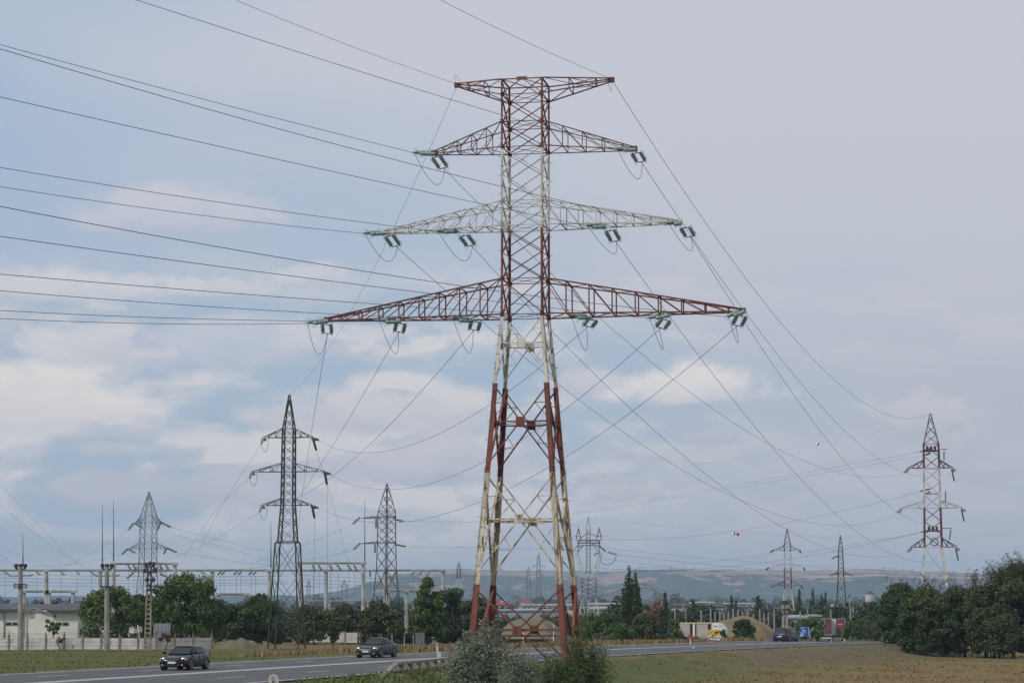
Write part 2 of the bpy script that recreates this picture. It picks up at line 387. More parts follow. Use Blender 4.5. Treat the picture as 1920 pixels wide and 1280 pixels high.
def ribbon(name, s0, s1, a, b_, dz, m, i0=0, i1=None, kind='structure', parent=None, label=None):
    mb = MB(); idx = range(i0, i1 if i1 is not None else len(RC)); vs = []; fs = []
    for i in idx:
        for s_ in (a, b_):
            p = RC[i] + RN[i] * s_; vs.append((p[0], p[1], road_z(RC[i][1]) + dz))
    for k in range(len(idx) - 1): fs.append((2 * k, 2 * k + 1, 2 * k + 3, 2 * k + 2))
    o = mb.add(vs, fs, m).build(name, parent)
    at_ = o.data.attributes.new('across', 'FLOAT', 'POINT'); at_.data.foreach_set('value', [(a, b_)[i % 2] for i in range(len(vs))])
    if kind: o['kind'] = kind
    return o
M_ASPH = mat('asphalt', (0.074, 0.076, 0.079), (0.092, 0.094, 0.097), 0.95, scale=0.25, c3=(0.062, 0.063, 0.066), lo3=0.55, hi3=0.7, scale3=0.6, bump=0.2, bscale=20)
M_PAINT = mat('worn_road_paint', (0.52, 0.53, 0.52), (0.42, 0.43, 0.42), 0.8, scale=1.5, c3=(0.22, 0.22, 0.22), lo3=0.60, hi3=0.66, scale3=3)
M_MEDIAN = mat('grey_median_paint', (0.38, 0.39, 0.375), (0.28, 0.29, 0.28), 0.85, scale=1.2, c3=(0.15, 0.15, 0.15), lo3=0.58, hi3=0.7, scale3=2)
def dress_asphalt():
    g = G(M_ASPH.node_tree); b = g.n['Principled BSDF']; src = b.inputs['Base Color'].links[0].from_socket
    ac = g.node('ShaderNodeAttribute', attribute_name='across').outputs['Fac']; t = g.node('ShaderNodeTexCoord').outputs['Object']
    wob = g.m('ADD', ac, g.m('MULTIPLY', g.m('SUBTRACT', g.noise(t, 0.15, 3), 0.5), 0.8))
    track = g.m('ABSOLUTE', g.m('SUBTRACT', g.m('MODULO', g.m('ADD', wob, 20.0), 2.1), 1.05)); k = g.m('SUBTRACT', 1.0, g.ramp(track, 0.1, 0.6))
    col = g.mix(g.m('MULTIPLY', k, 0.28), src, (0.045, 0.045, 0.047))
    crack = g.node('ShaderNodeTexVoronoi', feature='DISTANCE_TO_EDGE'); g.l.new(t, crack.inputs['Vector']); crack.inputs['Scale'].default_value = 0.18
    col = g.mix(g.m('MULTIPLY', g.m('SUBTRACT', 1.0, g.ramp(crack.outputs['Distance'], 0.004, 0.014)), 0.5), col, (0.03, 0.03, 0.03))
    col = g.mix(g.m('MULTIPLY', g.ramp(g.m('ADD', g.m('ABSOLUTE', ac), g.m('MULTIPLY', g.m('SUBTRACT', g.noise(t, 1.2, 4), 0.5), 1.0)), 8.9, 9.5), 0.6), col, (0.16, 0.145, 0.12))
    g.l.new(col, b.inputs['Base Color'])
dress_asphalt()
ribbon('road', 0, 0, -HWL, HWR, 0.0, M_ASPH)
ribbon('road_median_marking', 0, 0, -0.75, 0.35, 0.008, M_MEDIAN)
ribbon('road_edge_marking', 0, 0, -HWL + 0.35, -HWL + 0.6, 0.006, M_PAINT)
ribbon('road_edge_marking', 0, 0, HWR - 0.65, HWR - 0.4, 0.006, M_PAINT)
def dashes():
    L = np.concatenate([[0], np.cumsum(np.linalg.norm(np.diff(RC, axis=0), axis=1))])
    for off in (-4.9, 4.9):
        s = 2.0; mb = MB()
        while s < L[-1] - 5:
            q = []
            for ss in (s, s + 3.4):
                x = np.interp(ss, L, RC[:, 0]); y = np.interp(ss, L, RC[:, 1]); nx = np.interp(ss, L, RN[:, 0]); ny = np.interp(ss, L, RN[:, 1])
                for w in (-0.11, 0.11): q.append((x + nx * (off + w), y + ny * (off + w), road_z(y) + 0.012))
            mb.add(q, [(0, 1, 3, 2)], M_PAINT); s += 12.0
        o = mb.build('road_lane_marking'); o['kind'] = 'structure'
dashes()
# ---------------------------------------------------------------- the big pylon
YAW = R(10.5)
UA = Vector((math.cos(YAW), -math.sin(YAW), 0)); VB = Vector((math.sin(YAW), math.cos(YAW), 0)); ZZ = Vector((0, 0, 1))
c0 = at(985.6, 560, 108); TC = Vector((c0.x, 108, 0))
def TP(a, b, z): return TC + UA * a + VB * b + ZZ * z
def solve(px, py, b=0.0):
    """photo point lying in the vertical plane b = const of the pylon -> (a, z)"""
    d = ray(px, py); o = CAM - TC - VB * b; t = -o.dot(VB) / d.dot(VB); p = o + d * t; return p.dot(UA), p.z
def hwz(py, xl, xr):
    hw = 1.0
    for _ in range(4):
        a0, z = solve(xl, py, -hw); a1, _z = solve(xr, py, -hw); hw = (a1 - a0) / 2
    return z, hw
LV = [hwz(1300, 865.5, 1066.5), hwz(1090, 884.7, 1050), hwz(885, 905.5, 1035.5), hwz(718, 922, 1026.5), hwz(589, 938, 1018), hwz(522, 938.5, 1017.5), hwz(422, 938.5, 1017.2),
      hwz(376, 938.7, 1017), hwz(275, 938.7, 1017), hwz(228, 938.7, 1017), hwz(177, 938.7, 1017), hwz(148.5, 938.7, 1017)]
ZL = [l[0] for l in LV]; HL = [l[1] for l in LV]
GB = -1.15
LV[0] = (GB + 0.25, HL[0] + (GB + 0.25 - ZL[0]) * (HL[0] - HL[1]) / (ZL[0] - ZL[1])); ZL[0], HL[0] = LV[0]
BAND = [(-9, M_RED), (ZL[1] - 0.1, M_RUSTWHITE), (ZL[2], M_RED), (ZL[3], M_WHITE), (ZL[4] - 0.1, M_RED), (ZL[6] - 0.15, M_WHITE), (ZL[8] - 0.1, M_RED)]
def bandmat(z, bands=BAND):
    m = bands[0][1]
    for z0, mm in bands:
        if z >= z0: m = mm
    return m
pyl = thing('electricity_pylon', 'huge red and white banded lattice pylon with four tiers of crossarms in the foreground', 'pylon', TP(0, 0, GB))
def hw_at(z): return float(np.interp(z, ZL, HL))
CORN = [(-1, -1), (1, -1), (1, 1), (-1, 1)]
def cut(p, q, bands):
    """split a member where the paint colour changes"""
    zs = sorted(z for z, _ in bands if min(p.z, q.z) + 1e-3 < z < max(p.z, q.z) - 1e-3)
    if q.z < p.z: zs = zs[::-1]
    pts = [p] + [p.lerp(q, (z - p.z) / (q.z - p.z)) for z in zs] + [q]
    return list(zip(pts, pts[1:]))
def member(mb, p, q, w, bands=BAND, a=None, b=None, off=None):
    for s, e in cut(Vector(p), Vector(q), bands):
        m = bandmat((s.z + e.z) / 2, bands)
        if a is not None: mb.angle(s, e, w, m, a, b)
        else: mb.beam(s, e, w, m, w * 0.55)
for sx, sy in CORN:
    mb = MB()
    for i in range(len(ZL) - 1):
        w = [0.29, 0.26, 0.235, 0.165, 0.115, 0.115, 0.105, 0.105, 0.09, 0.09, 0.085][i]
        p = TP(sx * HL[i], sy * HL[i], ZL[i]); q = TP(sx * HL[i + 1], sy * HL[i + 1], ZL[i + 1])
        member(mb, p, q, w, a=UA * -sx, b=VB * -sy)
        if i in (1, 2):                      # splice plates with their bolt rows
            for k in range(5):
                mb.beam(p + (q - p) * (k * 0.012) + UA * sx * 0.02, p + (q - p) * (k * 0.012 + 0.006) + UA * sx * 0.02, 0.06, bandmat(p.z + 0.2))
    if (sx, sy) in ((1, 1), (-1, -1)):       # step bolts up this leg
        z = 4.0; k = 0
        while z < ZL[-1]:
            h = hw_at(z); p = TP(sx * h, sy * h, z)
            if k % 2: mb.beam(p, p - UA * sx * 0.16 + VB * sy * 0.02, 0.02, M_BLACKMETAL)
            else: mb.beam(p, p + UA * sx * 0.12, 0.018, M_BLACKMETAL)
            z += 0.45; k += 1
    leg = mb.build('leg', pyl)
    f = MB(); f.box(TP(sx * HL[0], sy * HL[0], GB + 0.05), (0.9, 0.9, 0.9), M_CONC, -YAW); f.build('concrete_footing', pyl)
def face_pts(f, z):
    """the two corners of face f at height z"""
    h = hw_at(z); A, B = CORN[f], CORN[(f + 1) % 4]
    return TP(A[0] * h, A[1] * h, z), TP(B[0] * h, B[1] * h, z)
NRM = [-VB, UA, VB, -UA]
def gus(mb, p, n, w, h):
    t = n.cross(ZZ).normalized(); m = bandmat(p.z)
    mb.prism([(-w / 2, -h / 2), (w / 2, -h / 2), (w / 2, h / 2), (-w / 2, h / 2)], p + n * 0.012, t, ZZ, n, 0.02, m)
# lower K/X panels with secondary bracing
def big_panel(mb, f, z0, z1, w, xz, bar=True):
    n = NRM[f]; A0, B0 = face_pts(f, z0); A1, B1 = face_pts(f, z1)
    o1, o2 = n * -0.03, n * -0.13
    member(mb, A0 + o1, B1 + o1, w); member(mb, B0 + o2, A1 + o2, w)
    h0, h1 = hw_at(z0), hw_at(z1); zc = z0 + (z1 - z0) * h0 / (h0 + h1); Xc = (A0 + B1) / 2
    Xc = A0.lerp(B1, (zc - z0) / (z1 - z0))
    Am, Bm = face_pts(f, zc)
    if bar: member(mb, Am + n * -0.2, Bm + n * -0.2, w * 1.15)
    for (L0, L1, C0, C1, ) in ((A0, A1, B1, B0), (B0, B1, A1, A0)):
        # redundant members: half way up and down each diagonal back to the leg
        dlo = L0.lerp(Xc, 0.5); dhi = Xc.lerp(L1, 0.5)
        Lm = L0.lerp(L1, (zc - z0) / (z1 - z0))
        for dpt in (dlo, dhi):
            lp = L0.lerp(L1, (dpt.z - z0) / (z1 - z0))
            member(mb, dpt + n * -0.06, lp + n * -0.06, w * 0.55)
            member(mb, dpt + n * -0.07, Lm + n * -0.07, w * 0.45)
    gus(mb, Xc, n, 0.42, 0.40)
for i, (w, bar) in enumerate(((0.12, True), (0.105, True), (0.10, True), (0.07, True))):
    mb = MB()
    for f in range(4): big_panel(mb, f, ZL[i] + (1.0 if i == 0 else 0.25), ZL[i + 1] - (0.05 if i else 0.25), w, None, bar)
    # horizontal frame at the crossing level
    zc = ZL[i] + (ZL[i + 1] - ZL[i]) * HL[i] / (HL[i] + HL[i + 1]); h = hw_at(zc)
    member(mb, TP(-h, 0, zc), TP(0, h, zc), w * 0.5); member(mb, TP(0, h, zc), TP(h, 0, zc), w * 0.5); member(mb, TP(h, 0, zc), TP(0, -h, zc), w * 0.5); member(mb, TP(0, -h, zc), TP(-h, 0, zc), w * 0.5)
    mb.build('lower_bracing', pyl)
NX = {4: 1, 5: 2, 6: 1, 7: 2, 8: 1, 9: 1, 10: 1}
for i in range(4, 11):
    mb = MB(); k = NX[i]
    for f in range(4):
        n = NRM[f]
        for j in range(k):
            z0 = ZL[i] + (ZL[i + 1] - ZL[i]) * j / k; z1 = ZL[i] + (ZL[i + 1] - ZL[i]) * (j + 1) / k
            A0, B0 = face_pts(f, z0); A1, B1 = face_pts(f, z1)
            if i < 10:
                member(mb, A0 + n * -0.02, B1 + n * -0.02, 0.068); member(mb, B0 + n * -0.11, A1 + n * -0.11, 0.068)
            elif f in (1, 3): member(mb, A0 + n * -0.02, B1 + n * -0.02, 0.05)
        A0, B0 = face_pts(f, ZL[i]); member(mb, A0 + n * -0.05, B0 + n * -0.05, 0.055)
        if i == 10:
            A0, B0 = face_pts(f, ZL[11]); member(mb, A0 + n * -0.05, B0 + n * -0.05, 0.08)
        for P_ in face_pts(f, ZL[i] + 0.02): gus(mb, P_ + (TP(0, 0, P_.z) - P_).normalized() * 0.1, n, 0.20, 0.20)
    A, B = face_pts(0, ZL[i]); Cc, D = face_pts(2, ZL[i])
    member(mb, A, Cc, 0.035); member(mb, B, D, 0.035)
    mb.build('body_bracing', pyl)
# crossarms
def crossarm(side, tip, zb_i, zt_i, nb, cw, tw=0.16, label=None, top=False):
    ta, tz = tip; mb = MB(); hb, ht = HL[zb_i], HL[zt_i]; zb, zt = ZL[zb_i], ZL[zt_i]
    s = side; a0b, a0t = s * hb, s * ht
    bands = [(-99, bandmat(zb + 0.05 if not top else zt - 0.1))]
    def bot(t, y): return TP(a0b + (ta - a0b) * t, y * (hb * (1 - t) + tw * t), zb + (tz - 0.06 - zb) * t)
    def topp(t, y): return TP(a0t + (ta - a0t) * t, y * (ht * (1 - t) + tw * t), zt + (tz + 0.06 - zt) * t)
    for y in (-1, 1):
        member(mb, bot(0, y), bot(1, y), cw, bands); member(mb, topp(0, y), topp(1, y), cw, bands)
        for k in range(1, nb + 1):
            t0 = (k - 1) / (nb + 0.6); t1 = k / (nb + 0.6)
            member(mb, bot(t1, y), topp(t1, y), cw * 0.6, bands)
            if t0 > 0 or not top:
                member(mb, (topp(t0, y) if (k + (1 if nb > 5 else 0)) % 1 == 0 else bot(t0, y)), bot(t1, y), cw * 0.6, bands)
        t1 = nb / (nb + 0.6)
    for k in range(1, nb + 1):
        t0 = (k - 1) / (nb + 0.6); t1 = k / (nb + 0.6)
        member(mb, bot(t1, -1), bot(t1, 1), cw * 0.6, bands); member(mb, topp(t1, -1), topp(t1, 1), cw * 0.55, bands)
        y = 1 if k % 2 else -1
        member(mb, bot(t0, y), bot(t1, -y), cw * 0.55, bands); member(mb, topp(t0, -y), topp(t1, y), cw * 0.45, bands)
    e = TP(ta, 0, tz); mb.box(e, (0.30, tw * 2.2, 0.22), bands[0][1], -YAW)
    mb.build('crossarm', pyl, label=label)
T1L, T1R = solve(858, 160), solve(1146, 150)
T2L, T2R = solve(815, 287), solve(1189, 279)
T3L, T3R = solve(722, 435), solve(1272, 416)
T4L, T4R = solve(615, 599), solve(1392, 582)
crossarm(-1, T1L, 10, 11, 2, 0.085, 0.1, 'rusty red earth-wire arm', True); crossarm(1, T1R, 10, 11, 2, 0.085, 0.1, None, True)
crossarm(-1, T2L, 8, 9, 4, 0.072); crossarm(1, T2R, 8, 9, 4, 0.072)
crossarm(-1, T3L, 6, 7, 7, 0.085, label='flaking white crossarm'); crossarm(1, T3R, 6, 7, 7, 0.085, label='flaking white crossarm')
crossarm(-1, T4L, 4, 5, 8, 0.11, label='long rusty red crossarm'); crossarm(1, T4R, 4, 5, 8, 0.11, label='long rusty red crossarm')
# top struts between the earth-wire arms and small fittings at the tips
mb = MB(); zt = ZL[11]; h = HL[11]
for y in (-1, 1):
    member(mb, TP(-h, y * h, ZL[10]), TP(0, y * h, zt), 0.06); member(mb, TP(h, y * h, ZL[10]), TP(0, y * h, zt), 0.06)
for k in (-1, 1): member(mb, TP(0, -h, zt), TP(k * h, h, zt), 0.05); member(mb, TP(0, h, zt), TP(k * h, -h, zt), 0.05)
mb.box(TP(0, -h, zt), (0.5, 0.05, 0.16), M_RED, -YAW)
mb.build('top_bracing', pyl)

# ---------------------------------------------------------------- insulators and cables of the big pylon
def disc_string(mb, p, q, m, rad=0.102, pitch=0.13):
    p = Vector(p); q = Vector(q); L = (q - p).length; n = max(3, int((L - 0.1) / pitch)); pr = [(0, 0.02)]
    for k in range(n):
        h = 0.06 + (L - 0.12) * k / n; st = (L - 0.12) / n
        pr += [(h, 0.04), (h + st * 0.1, rad), (h + st * 0.4, rad * 0.92), (h + st * 0.5, 0.05)]
    pr += [(L - 0.05, 0.03), (L, 0.02)]
    mb.lathe(p, q - p, pr, m, 10)
def string_set(p, q, side, label, sep=0.42, group='glass insulator strings on the big pylon'):
    p = Vector(p); q = Vector(q); d = (q - p).normalized(); side = (side - d * side.dot(d)).normalized()
    t = thing('insulator_string', label, 'insulator', p, group=group)
    L = (q - p).length; e0 = p + d * 0.10; e1 = q - d * 0.12
    for s in (-1, 1):
        mb = MB(); disc_string(mb, e0 + side * s * sep / 2, e1 + side * s * sep / 2, M_GLASSGREEN); mb.build('glass_disc_stack', t, True)
    for c, o in ((e0, p), (e1, q)):
        mb = MB(); mb.beam(c - side * (sep / 2 + 0.03), c + side * (sep / 2 + 0.03), 0.035, M_BLACKMETAL); mb.beam(c, o, 0.03, M_BLACKMETAL)
        mb.build('yoke_plate', t)
    for c in (e0 + d * 0.08, e1 - d * 0.1):
        for s in (-1, 1): MB().ring(c + side * s * sep * 0.62, side, 0.17, 0.009, M_GLASSGREEN).build('arcing_ring', t)
    return t
def bez(p0, mpt, p1, n=14):
    qc = mpt * 2 - (p0 + p1) / 2
    return [p0 * (1 - t) ** 2 + qc * (2 * t * (1 - t)) + p1 * t * t for t in (i / n for i in range(n + 1))]
def cable(pts, r, label, group, name='power_line', cat='cable', m=None, n=5):
    o = MB().tube(pts, r, m or M_WIRE, n).build(name); return tagp(o, label, cat, group)
def span(p0, p1, mid=None, sag=None, n=36, ext=1.0):
    """wire in its vertical plane through p0 and p1; mid = a photo point it passes"""
    p0 = Vector(p0); p1 = Vector(p1)
    if mid:
        lo, hi = 0.0, 1.0; x0 = proj(p0)[0]; x1 = proj(p1)[0]
        for _ in range(40):
            t = (lo + hi) / 2; x = proj(p0.lerp(p1, t))[0]
            if (x < mid[0]) == (x1 > x0): lo = t
            else: hi = t
        q = p0.lerp(p1, t); z = at(mid[0], mid[1], q.y).z; sag = (q.z - z) / (4 * t * (1 - t))
    return [p0.lerp(p1, t) - ZZ * 4 * sag * t * (1 - t) for t in (ext * i / n for i in range(n + 1))]
PH = [  # name, attach A, end A, attach B, end B, jumper low, depth, left exit
    ('left tip of the upper arm', T2L, (777, 287), (816, 292), (834, 318), (815, 345), (0, 84), (480, 212)),
    ('right tip of the upper arm', T2R, (1158, 280), (1192, 285), (1204, 306), (1193, 335), (255, 0), (700, 142)),
    ('left tip of the white arm', T3L, (684, 438), (728, 440), (745, 464), (724, 489), (0, 350), None),
    ('inner left of the white arm', solve(858, 431), (822, 434), (868, 440), (886, 463), (865, 488), (0, 314), None),
    ('inner right of the white arm', solve(1134, 423), (1102, 424), (1143, 430), (1156, 455), (1146, 474), (0, 182), (480, 290)),
    ('right tip of the white arm', T3R, (1254, 420), (1284, 425), (1296, 446), (1292, 469), (0, 92), (480, 230)),
    ('left tip of the lowest arm', T4L, (577, 606), (612, 606), (614, 628), (596, 664), (0, 597), None),
    ('middle of the lowest left arm', solve(750, 600), (712, 602), (752, 604), (747, 625), (740, 663), (0, 582), None),
    ('inner end of the lowest left arm', solve(886, 598), (850, 598), (893, 601), (887, 621), (878, 661), (0, 545), None),
    ('inner end of the lowest right arm', solve(1108, 592), (1072, 594), (1112, 598), (1100, 614), (1097, 657), (0, 514), (300, 539)),
    ('middle of the lowest right arm', solve(1254, 588), (1218, 597), (1250, 598), (1236, 617), (1242, 655), (0, 443), (400, 498)),
    ('right tip of the lowest arm', T4R, (1366, 594), (1392, 590), (1380, 613), (1383, 643), (0, 387), (480, 475))]
BEND = {}
for nm, aA, eA, sB, eB, low, ex, mid in PH:
    a, z = aA; o = TP(a, -0.15, z - 0.05)
    pA = o; qA = at(eA[0], eA[1], o.y - 0.75)
    string_set(pA, qA, ZZ * 0.28 + VB * 0.9, 'green insulator pair reaching left, %s, big pylon' % nm)
    o2 = TP(a, 0.15, z); pB = at(sB[0], sB[1], o2.y + 0.05); qB = at(eB[0], eB[1], o2.y + 0.85)
    string_set(pB, qB, UA, 'green insulator pair hanging down, %s, big pylon' % nm)
    BEND[nm] = qB
    cable(bez(qA, at(low[0], low[1], (qA.y + qB.y) / 2), qB), 0.012, 'slack jumper loop, %s, big pylon' % nm, 'jumper loops on the big pylon', 'jumper_cable')
    # outgoing span towards the left, coming nearer
    if ex[1] > 0:
        t = 1; th = R(60); tt = (o.x + 0.2233 * o.y) / (math.cos(th) + 0.2233 * math.sin(th)); y1 = o.y - tt * math.sin(th)
    else: y1 = 84
    p1 = at(ex[0], ex[1], y1)
    pts = span(qA, p1, mid=mid, sag=0.12 if mid is None else None, ext=1.25)
    cable(pts, 0.012, 'conductor leaving to the left, %s, big pylon' % nm, 'conductors running off to the left')
# earth wires
gl = TP(T1L[0], 0, T1L[1] + 0.05); gr = TP(T1R[0], 0, T1R[1] + 0.05)
cable(span(gl, at(440, 0, 84), sag=0.1, ext=1.2), 0.009, 'thin earth wire rising left from the left top tip of the big pylon', 'earth wires')
cable(span(gr, at(825, 0, 84), sag=0.1, ext=1.2), 0.009, 'thin earth wire rising left from the right top tip of the big pylon', 'earth wires')
cable(bez(gl + UA * -0.1, at(853, 141, gl.y), gl + UA * 0.12 + ZZ * 0.15), 0.009, 'small wire loop standing on the left top tip of the big pylon', None, 'jumper_cable')
cable(bez(gr + UA * -0.2, at(1146, 172, gr.y), gr), 0.009, 'small wire loop under the right top tip of the big pylon', None, 'jumper_cable')

# ---------------------------------------------------------------- other pylons
def pylon(label, cxpx, d, levels, arms, mats, w, yaw=R(12), peak=None, group=None, base=None, npan=None, wl=None):
    """levels: (py, half width in px) from the base up to the body top; arms: (py bottom, py top, left px, right px)"""
    k = d / F
    def zz(py): return at(cxpx, py, d).z
    ctr = at(cxpx, 1148, d); cx = ctr.x
    zs = [zz(p) for p, _ in levels]; hs = [h * k / (math.cos(yaw) + math.sin(yaw)) for _, h in levels]     # yawed square: corners reach further than hw
    u = Vector((math.cos(yaw), -math.sin(yaw), 0)); v = Vector((math.sin(yaw), math.cos(yaw), 0))
    def P(a, b, z): return Vector((cx, d, 0)) + u * a + v * b + ZZ * z
    t = thing('electricity_pylon', label, 'pylon', P(0, 0, zs[0]), group=group)
    bands = sorted((zz(py) if py < 5000 else -99, m) for py, m in mats)
    def h_at(z): return float(np.interp(z, zs, hs))
    for sx, sy in CORN:
        mb = MB()
        for i in range(len(zs) - 1): member(mb, P(sx * hs[i], sy * hs[i], zs[i]), P(sx * hs[i + 1], sy * hs[i + 1], zs[i + 1]), (wl or w * 1.5), bands)
        if peak: member(mb, P(sx * hs[-1], sy * hs[-1], zs[-1]), P(sx * 0.05, sy * 0.05, zz(peak)), w * 1.2, bands)
        mb.build('leg', t)
    def panels(z0, z1, n, mbx, hf):
        for f in range(4):
            A, B = CORN[f], CORN[(f + 1) % 4]
            for j in range(n):
                a = z0 + (z1 - z0) * j / n; b = z0 + (z1 - z0) * (j + 1) / n; ha, hb = hf(a), hf(b)
                A0, B0, A1, B1 = P(A[0] * ha, A[1] * ha, a), P(B[0] * ha, B[1] * ha, a), P(A[0] * hb, A[1] * hb, b), P(B[0] * hb, B[1] * hb, b)
                member(mbx, A0, B1, w * 0.75, bands); member(mbx, B0, A1, w * 0.75, bands)
                if j == 0: member(mbx, A0, B0, w * 0.7, bands)
    for i in range(len(zs) - 1):
        mb = MB(); hh = (hs[i] + hs[i + 1]); n = (npan[i] if npan else max(1, round((zs[i + 1] - zs[i]) / hh * 1.15)))
        panels(zs[i], zs[i + 1], n, mb, h_at); mb.build('bracing', t)
    if peak:
        mb = MB(); zp = zz(peak); panels(zs[-1], zs[-1] + (zp - zs[-1]) * 0.86, 3, mb, lambda z: hs[-1] * max(0.02, 1 - (z - zs[-1]) / (zp - zs[-1]))); mb.build('peak', t)
    tips = []
    for (pb, pt, xl, xr) in arms:
        for s, xt in ((-1, xl), (1, xr)):
            if xt is None: tips.append(None); continue
            zb, zt = zz(pb), zz(pt); hb, ht = h_at(zb), h_at(zt)
            L = (xt - cxpx) * k / math.cos(yaw); tz = zb
            mb = MB(); nb = 3 if abs(L) > 4 else 2
            for y in (-1, 1):
                bo = lambda q, y=y: P(s * hb + (L - s * hb) * q, y * hb * (1 - q), zb); to = lambda q, y=y: P(s * ht + (L - s * ht) * q, y * ht * (1 - q), zt + (tz + 0.05 - zt) * q)
                member(mb, bo(0), bo(1), w * 1.1, bands); member(mb, to(0), to(1), w * 1.1, bands)
                for j in range(1, nb + 1):
                    q0, q1 = (j - 1) / (nb + 0.7), j / (nb + 0.7)
                    member(mb, bo(q1), to(q1), w * 0.7, bands); member(mb, to(q0), bo(q1), w * 0.7, bands)
            mb.build('crossarm', t); tips.append(P(L, 0, tz))
    return t, tips, P, zz
def sstring(p, q, label, m, rad=0.13, group=None, sep=0.0):
    mb = MB(); p = Vector(p); q = Vector(q)
    if sep:
        for s in (-1, 1): disc_string(mb, p + Vector((s * sep / 2, 0, 0)), q + Vector((s * sep / 2, 0, 0)), m, rad, 0.15)
    else: disc_string(mb, p, q, m, rad, 0.15)
    o = mb.build('insulator_string', None, True); return tagp(o, label, 'insulator', group)
A = 'dark green lattice pylon beside the road on the left'
t2, tip2, P2, z2 = pylon('dark green lattice pylon standing tall beside the road on the left', 538, 228, [(1216, 33), (1018, 22), (1014, 17.5), (947, 12.8), (884, 12.2), (820, 11.8), (803, 11.3)],
    [(820, 803, 489, 584), (884, 868, 468, 607), (947, 934, 488, 584)], [(9999, M_GREENSTEEL), (1020, M_GREENSTEEL)], 0.085, R(8), 740, npan=[3, 1, 3, 4, 4, 1], wl=0.14)
nm = ['upper left', 'upper right', 'middle left', 'middle right', 'lower left', 'lower right']
for i, tp in enumerate(tip2):
    s = -1 if i % 2 == 0 else 1
    x, y = proj(tp)
    sstring(tp + Vector((0, 0.2, -0.1)), at(x + s * 3 + 5, y + 5, 229.5), 'pale glass insulator lying level on the %s arm of the dark green pylon' % nm[i], M_PALEINS, 0.12, 'insulators of the dark green pylon', 0.25)
    if s < 0: q = at(x - 4, y + 12, 227); 
    else: q = at(x + 4 + (2 if i == 1 else 0), y + 25, 229)
    sstring(tp + Vector((0, -0.2, -0.1)), q, 'glass insulator string hanging from the %s arm of the dark green pylon' % nm[i], M_PALEINS if s < 0 else M_PORCELAIN, 0.07, 'insulators of the dark green pylon', 0.12)
    if s < 0: cable(bez(q, at(x + 5, y + 26, 228), tp + Vector((0.5, 0.5, 0))), 0.02, 'jumper loop under the %s arm of the dark green pylon' % nm[i], 'jumper loops of the dark green pylon', 'jumper_cable')
    tip2[i] = (tp, q)
t3, tip3, P3_, z3 = pylon('blackish slender pylon with one-sided arms behind the substation', 724, 330, [(1152, 27), (1068, 18.5), (1018, 17), (970, 16.5), (958, 16)],
    [(970, 966, 675, 736), (1018, 1014, 675, 738)], [(9999, M_DARKSTEEL)], 0.085, R(38), 907, npan=[2, 2, 3, 1])
t4, tip4, P4, z4 = pylon('grey lattice pylon behind the substation on the far left', 275.5, 300, [(1150, 21), (1075, 16), (1028, 15), (980, 14.5), (966, 14)],
    [(980, 968, 250, 302), (1028, 1016, 239, 313), (1072, 1060, 242, 310)], [(9999, M_GREYSTEEL)], 0.065, R(14), 922, npan=[2, 2, 3, 1])
t5, tip5, P5, z5 = pylon('red and white banded pylon rising behind the bushes on the right', 1752.5, 300, [(1180, 36), (1026, 18.5), (952, 17.3), (878, 16.5), (832, 16)],
    [(877, 862, 1709, 1791), (952, 938, 1695, 1807), (1025, 1008, 1712, 1795)], [(9999, M_CLEANWHITE), (1025, M_OLDRED), (952, M_CLEANWHITE), (878, M_OLDRED), (828, M_GREYSTEEL)], 0.115, R(10), 775, npan=[3, 3, 3, 2], wl=0.24)
for py in (845, 995, 925):
    mb = MB(); mb.box(P5(0, 0, z5(py)), (1.9, 1.6, 0.12), M_OLDRED if py != 925 else M_CLEANWHITE, -R(10))
    if py != 925:
        for k in (-1, 0, 1): mb.tube([P5(k * 0.5, 0, z5(py)), P5(k * 0.5, 0, z5(py - 9))], 0.16, M_OLDRED)
    mb.build('maintenance_platform', t5)
mb = MB(); mb.ring(P5(0.15, -1.35, z5(1016)), (0, 1, 0), 0.47, 0.06, M_BLACKMETAL, 20); mb.build('cable_drum_ring', t5)
MB().beam(P5(1.2, 0, z5(842)), P5(2.1, 0, z5(842)), 0.1, M_GREYSTEEL).build('bracket_arm', t5); MB().beam(P5(1.2, 0, z5(990)), P5(2.5, 0, z5(990)), 0.1, M_GREYSTEEL).build('bracket_arm', t5)
t6, tip6, P6, z6 = pylon('small red and white pylon beyond the parked dark car', 1478, 560, [(1170, 16), (1104, 7.5), (1064, 7.2), (1031, 7), (1020, 6.8)],
    [(1031, 1022, 1452, 1501), (1064, 1055, 1443, 1508), (1097, 1088, 1452, 1503)], [(9999, M_CLEANWHITE), (1104, M_OLDRED), (1064, M_CLEANWHITE), (1033, M_PURPLE)], 0.12, R(10), 990, npan=[3, 3, 3, 1])
t7, tip7, P7, z7 = pylon('small dark slender pylon right of the small red and white one', 1578, 600, [(1150, 11.5), (1076, 6), (1044, 5), (1030, 4.6)],
    [(1044, 1040, 1567, None), (1076, 1071, 1564, 1594)], [(9999, M_DARKSTEEL)], 0.12, R(12), 1003, npan=[4, 4, 2])
nm7 = ['upper left', 'upper right', 'middle left', 'middle right', 'lower left', 'lower right']
for i, tp in enumerate(tip5):
    x, y = proj(tp); s = -1 if i % 2 == 0 else 1
    sstring(tp + Vector((0, -0.1, -0.1)), at(x + (-5 if s < 0 else 4), y + 8, 299), 'glass insulator at the %s arm of the banded pylon on the right' % nm7[i], M_PALEINS, 0.12, 'insulators of the banded pylon', 0.24)
    if s > 0: sstring(tp + Vector((-0.1, 0.3, -0.1)), at(x + 3, y + 26, 301), 'glass insulator hanging straight down, %s arm of the right banded pylon' % nm7[i], M_PORCELAIN, 0.11, 'insulators of the banded pylon')
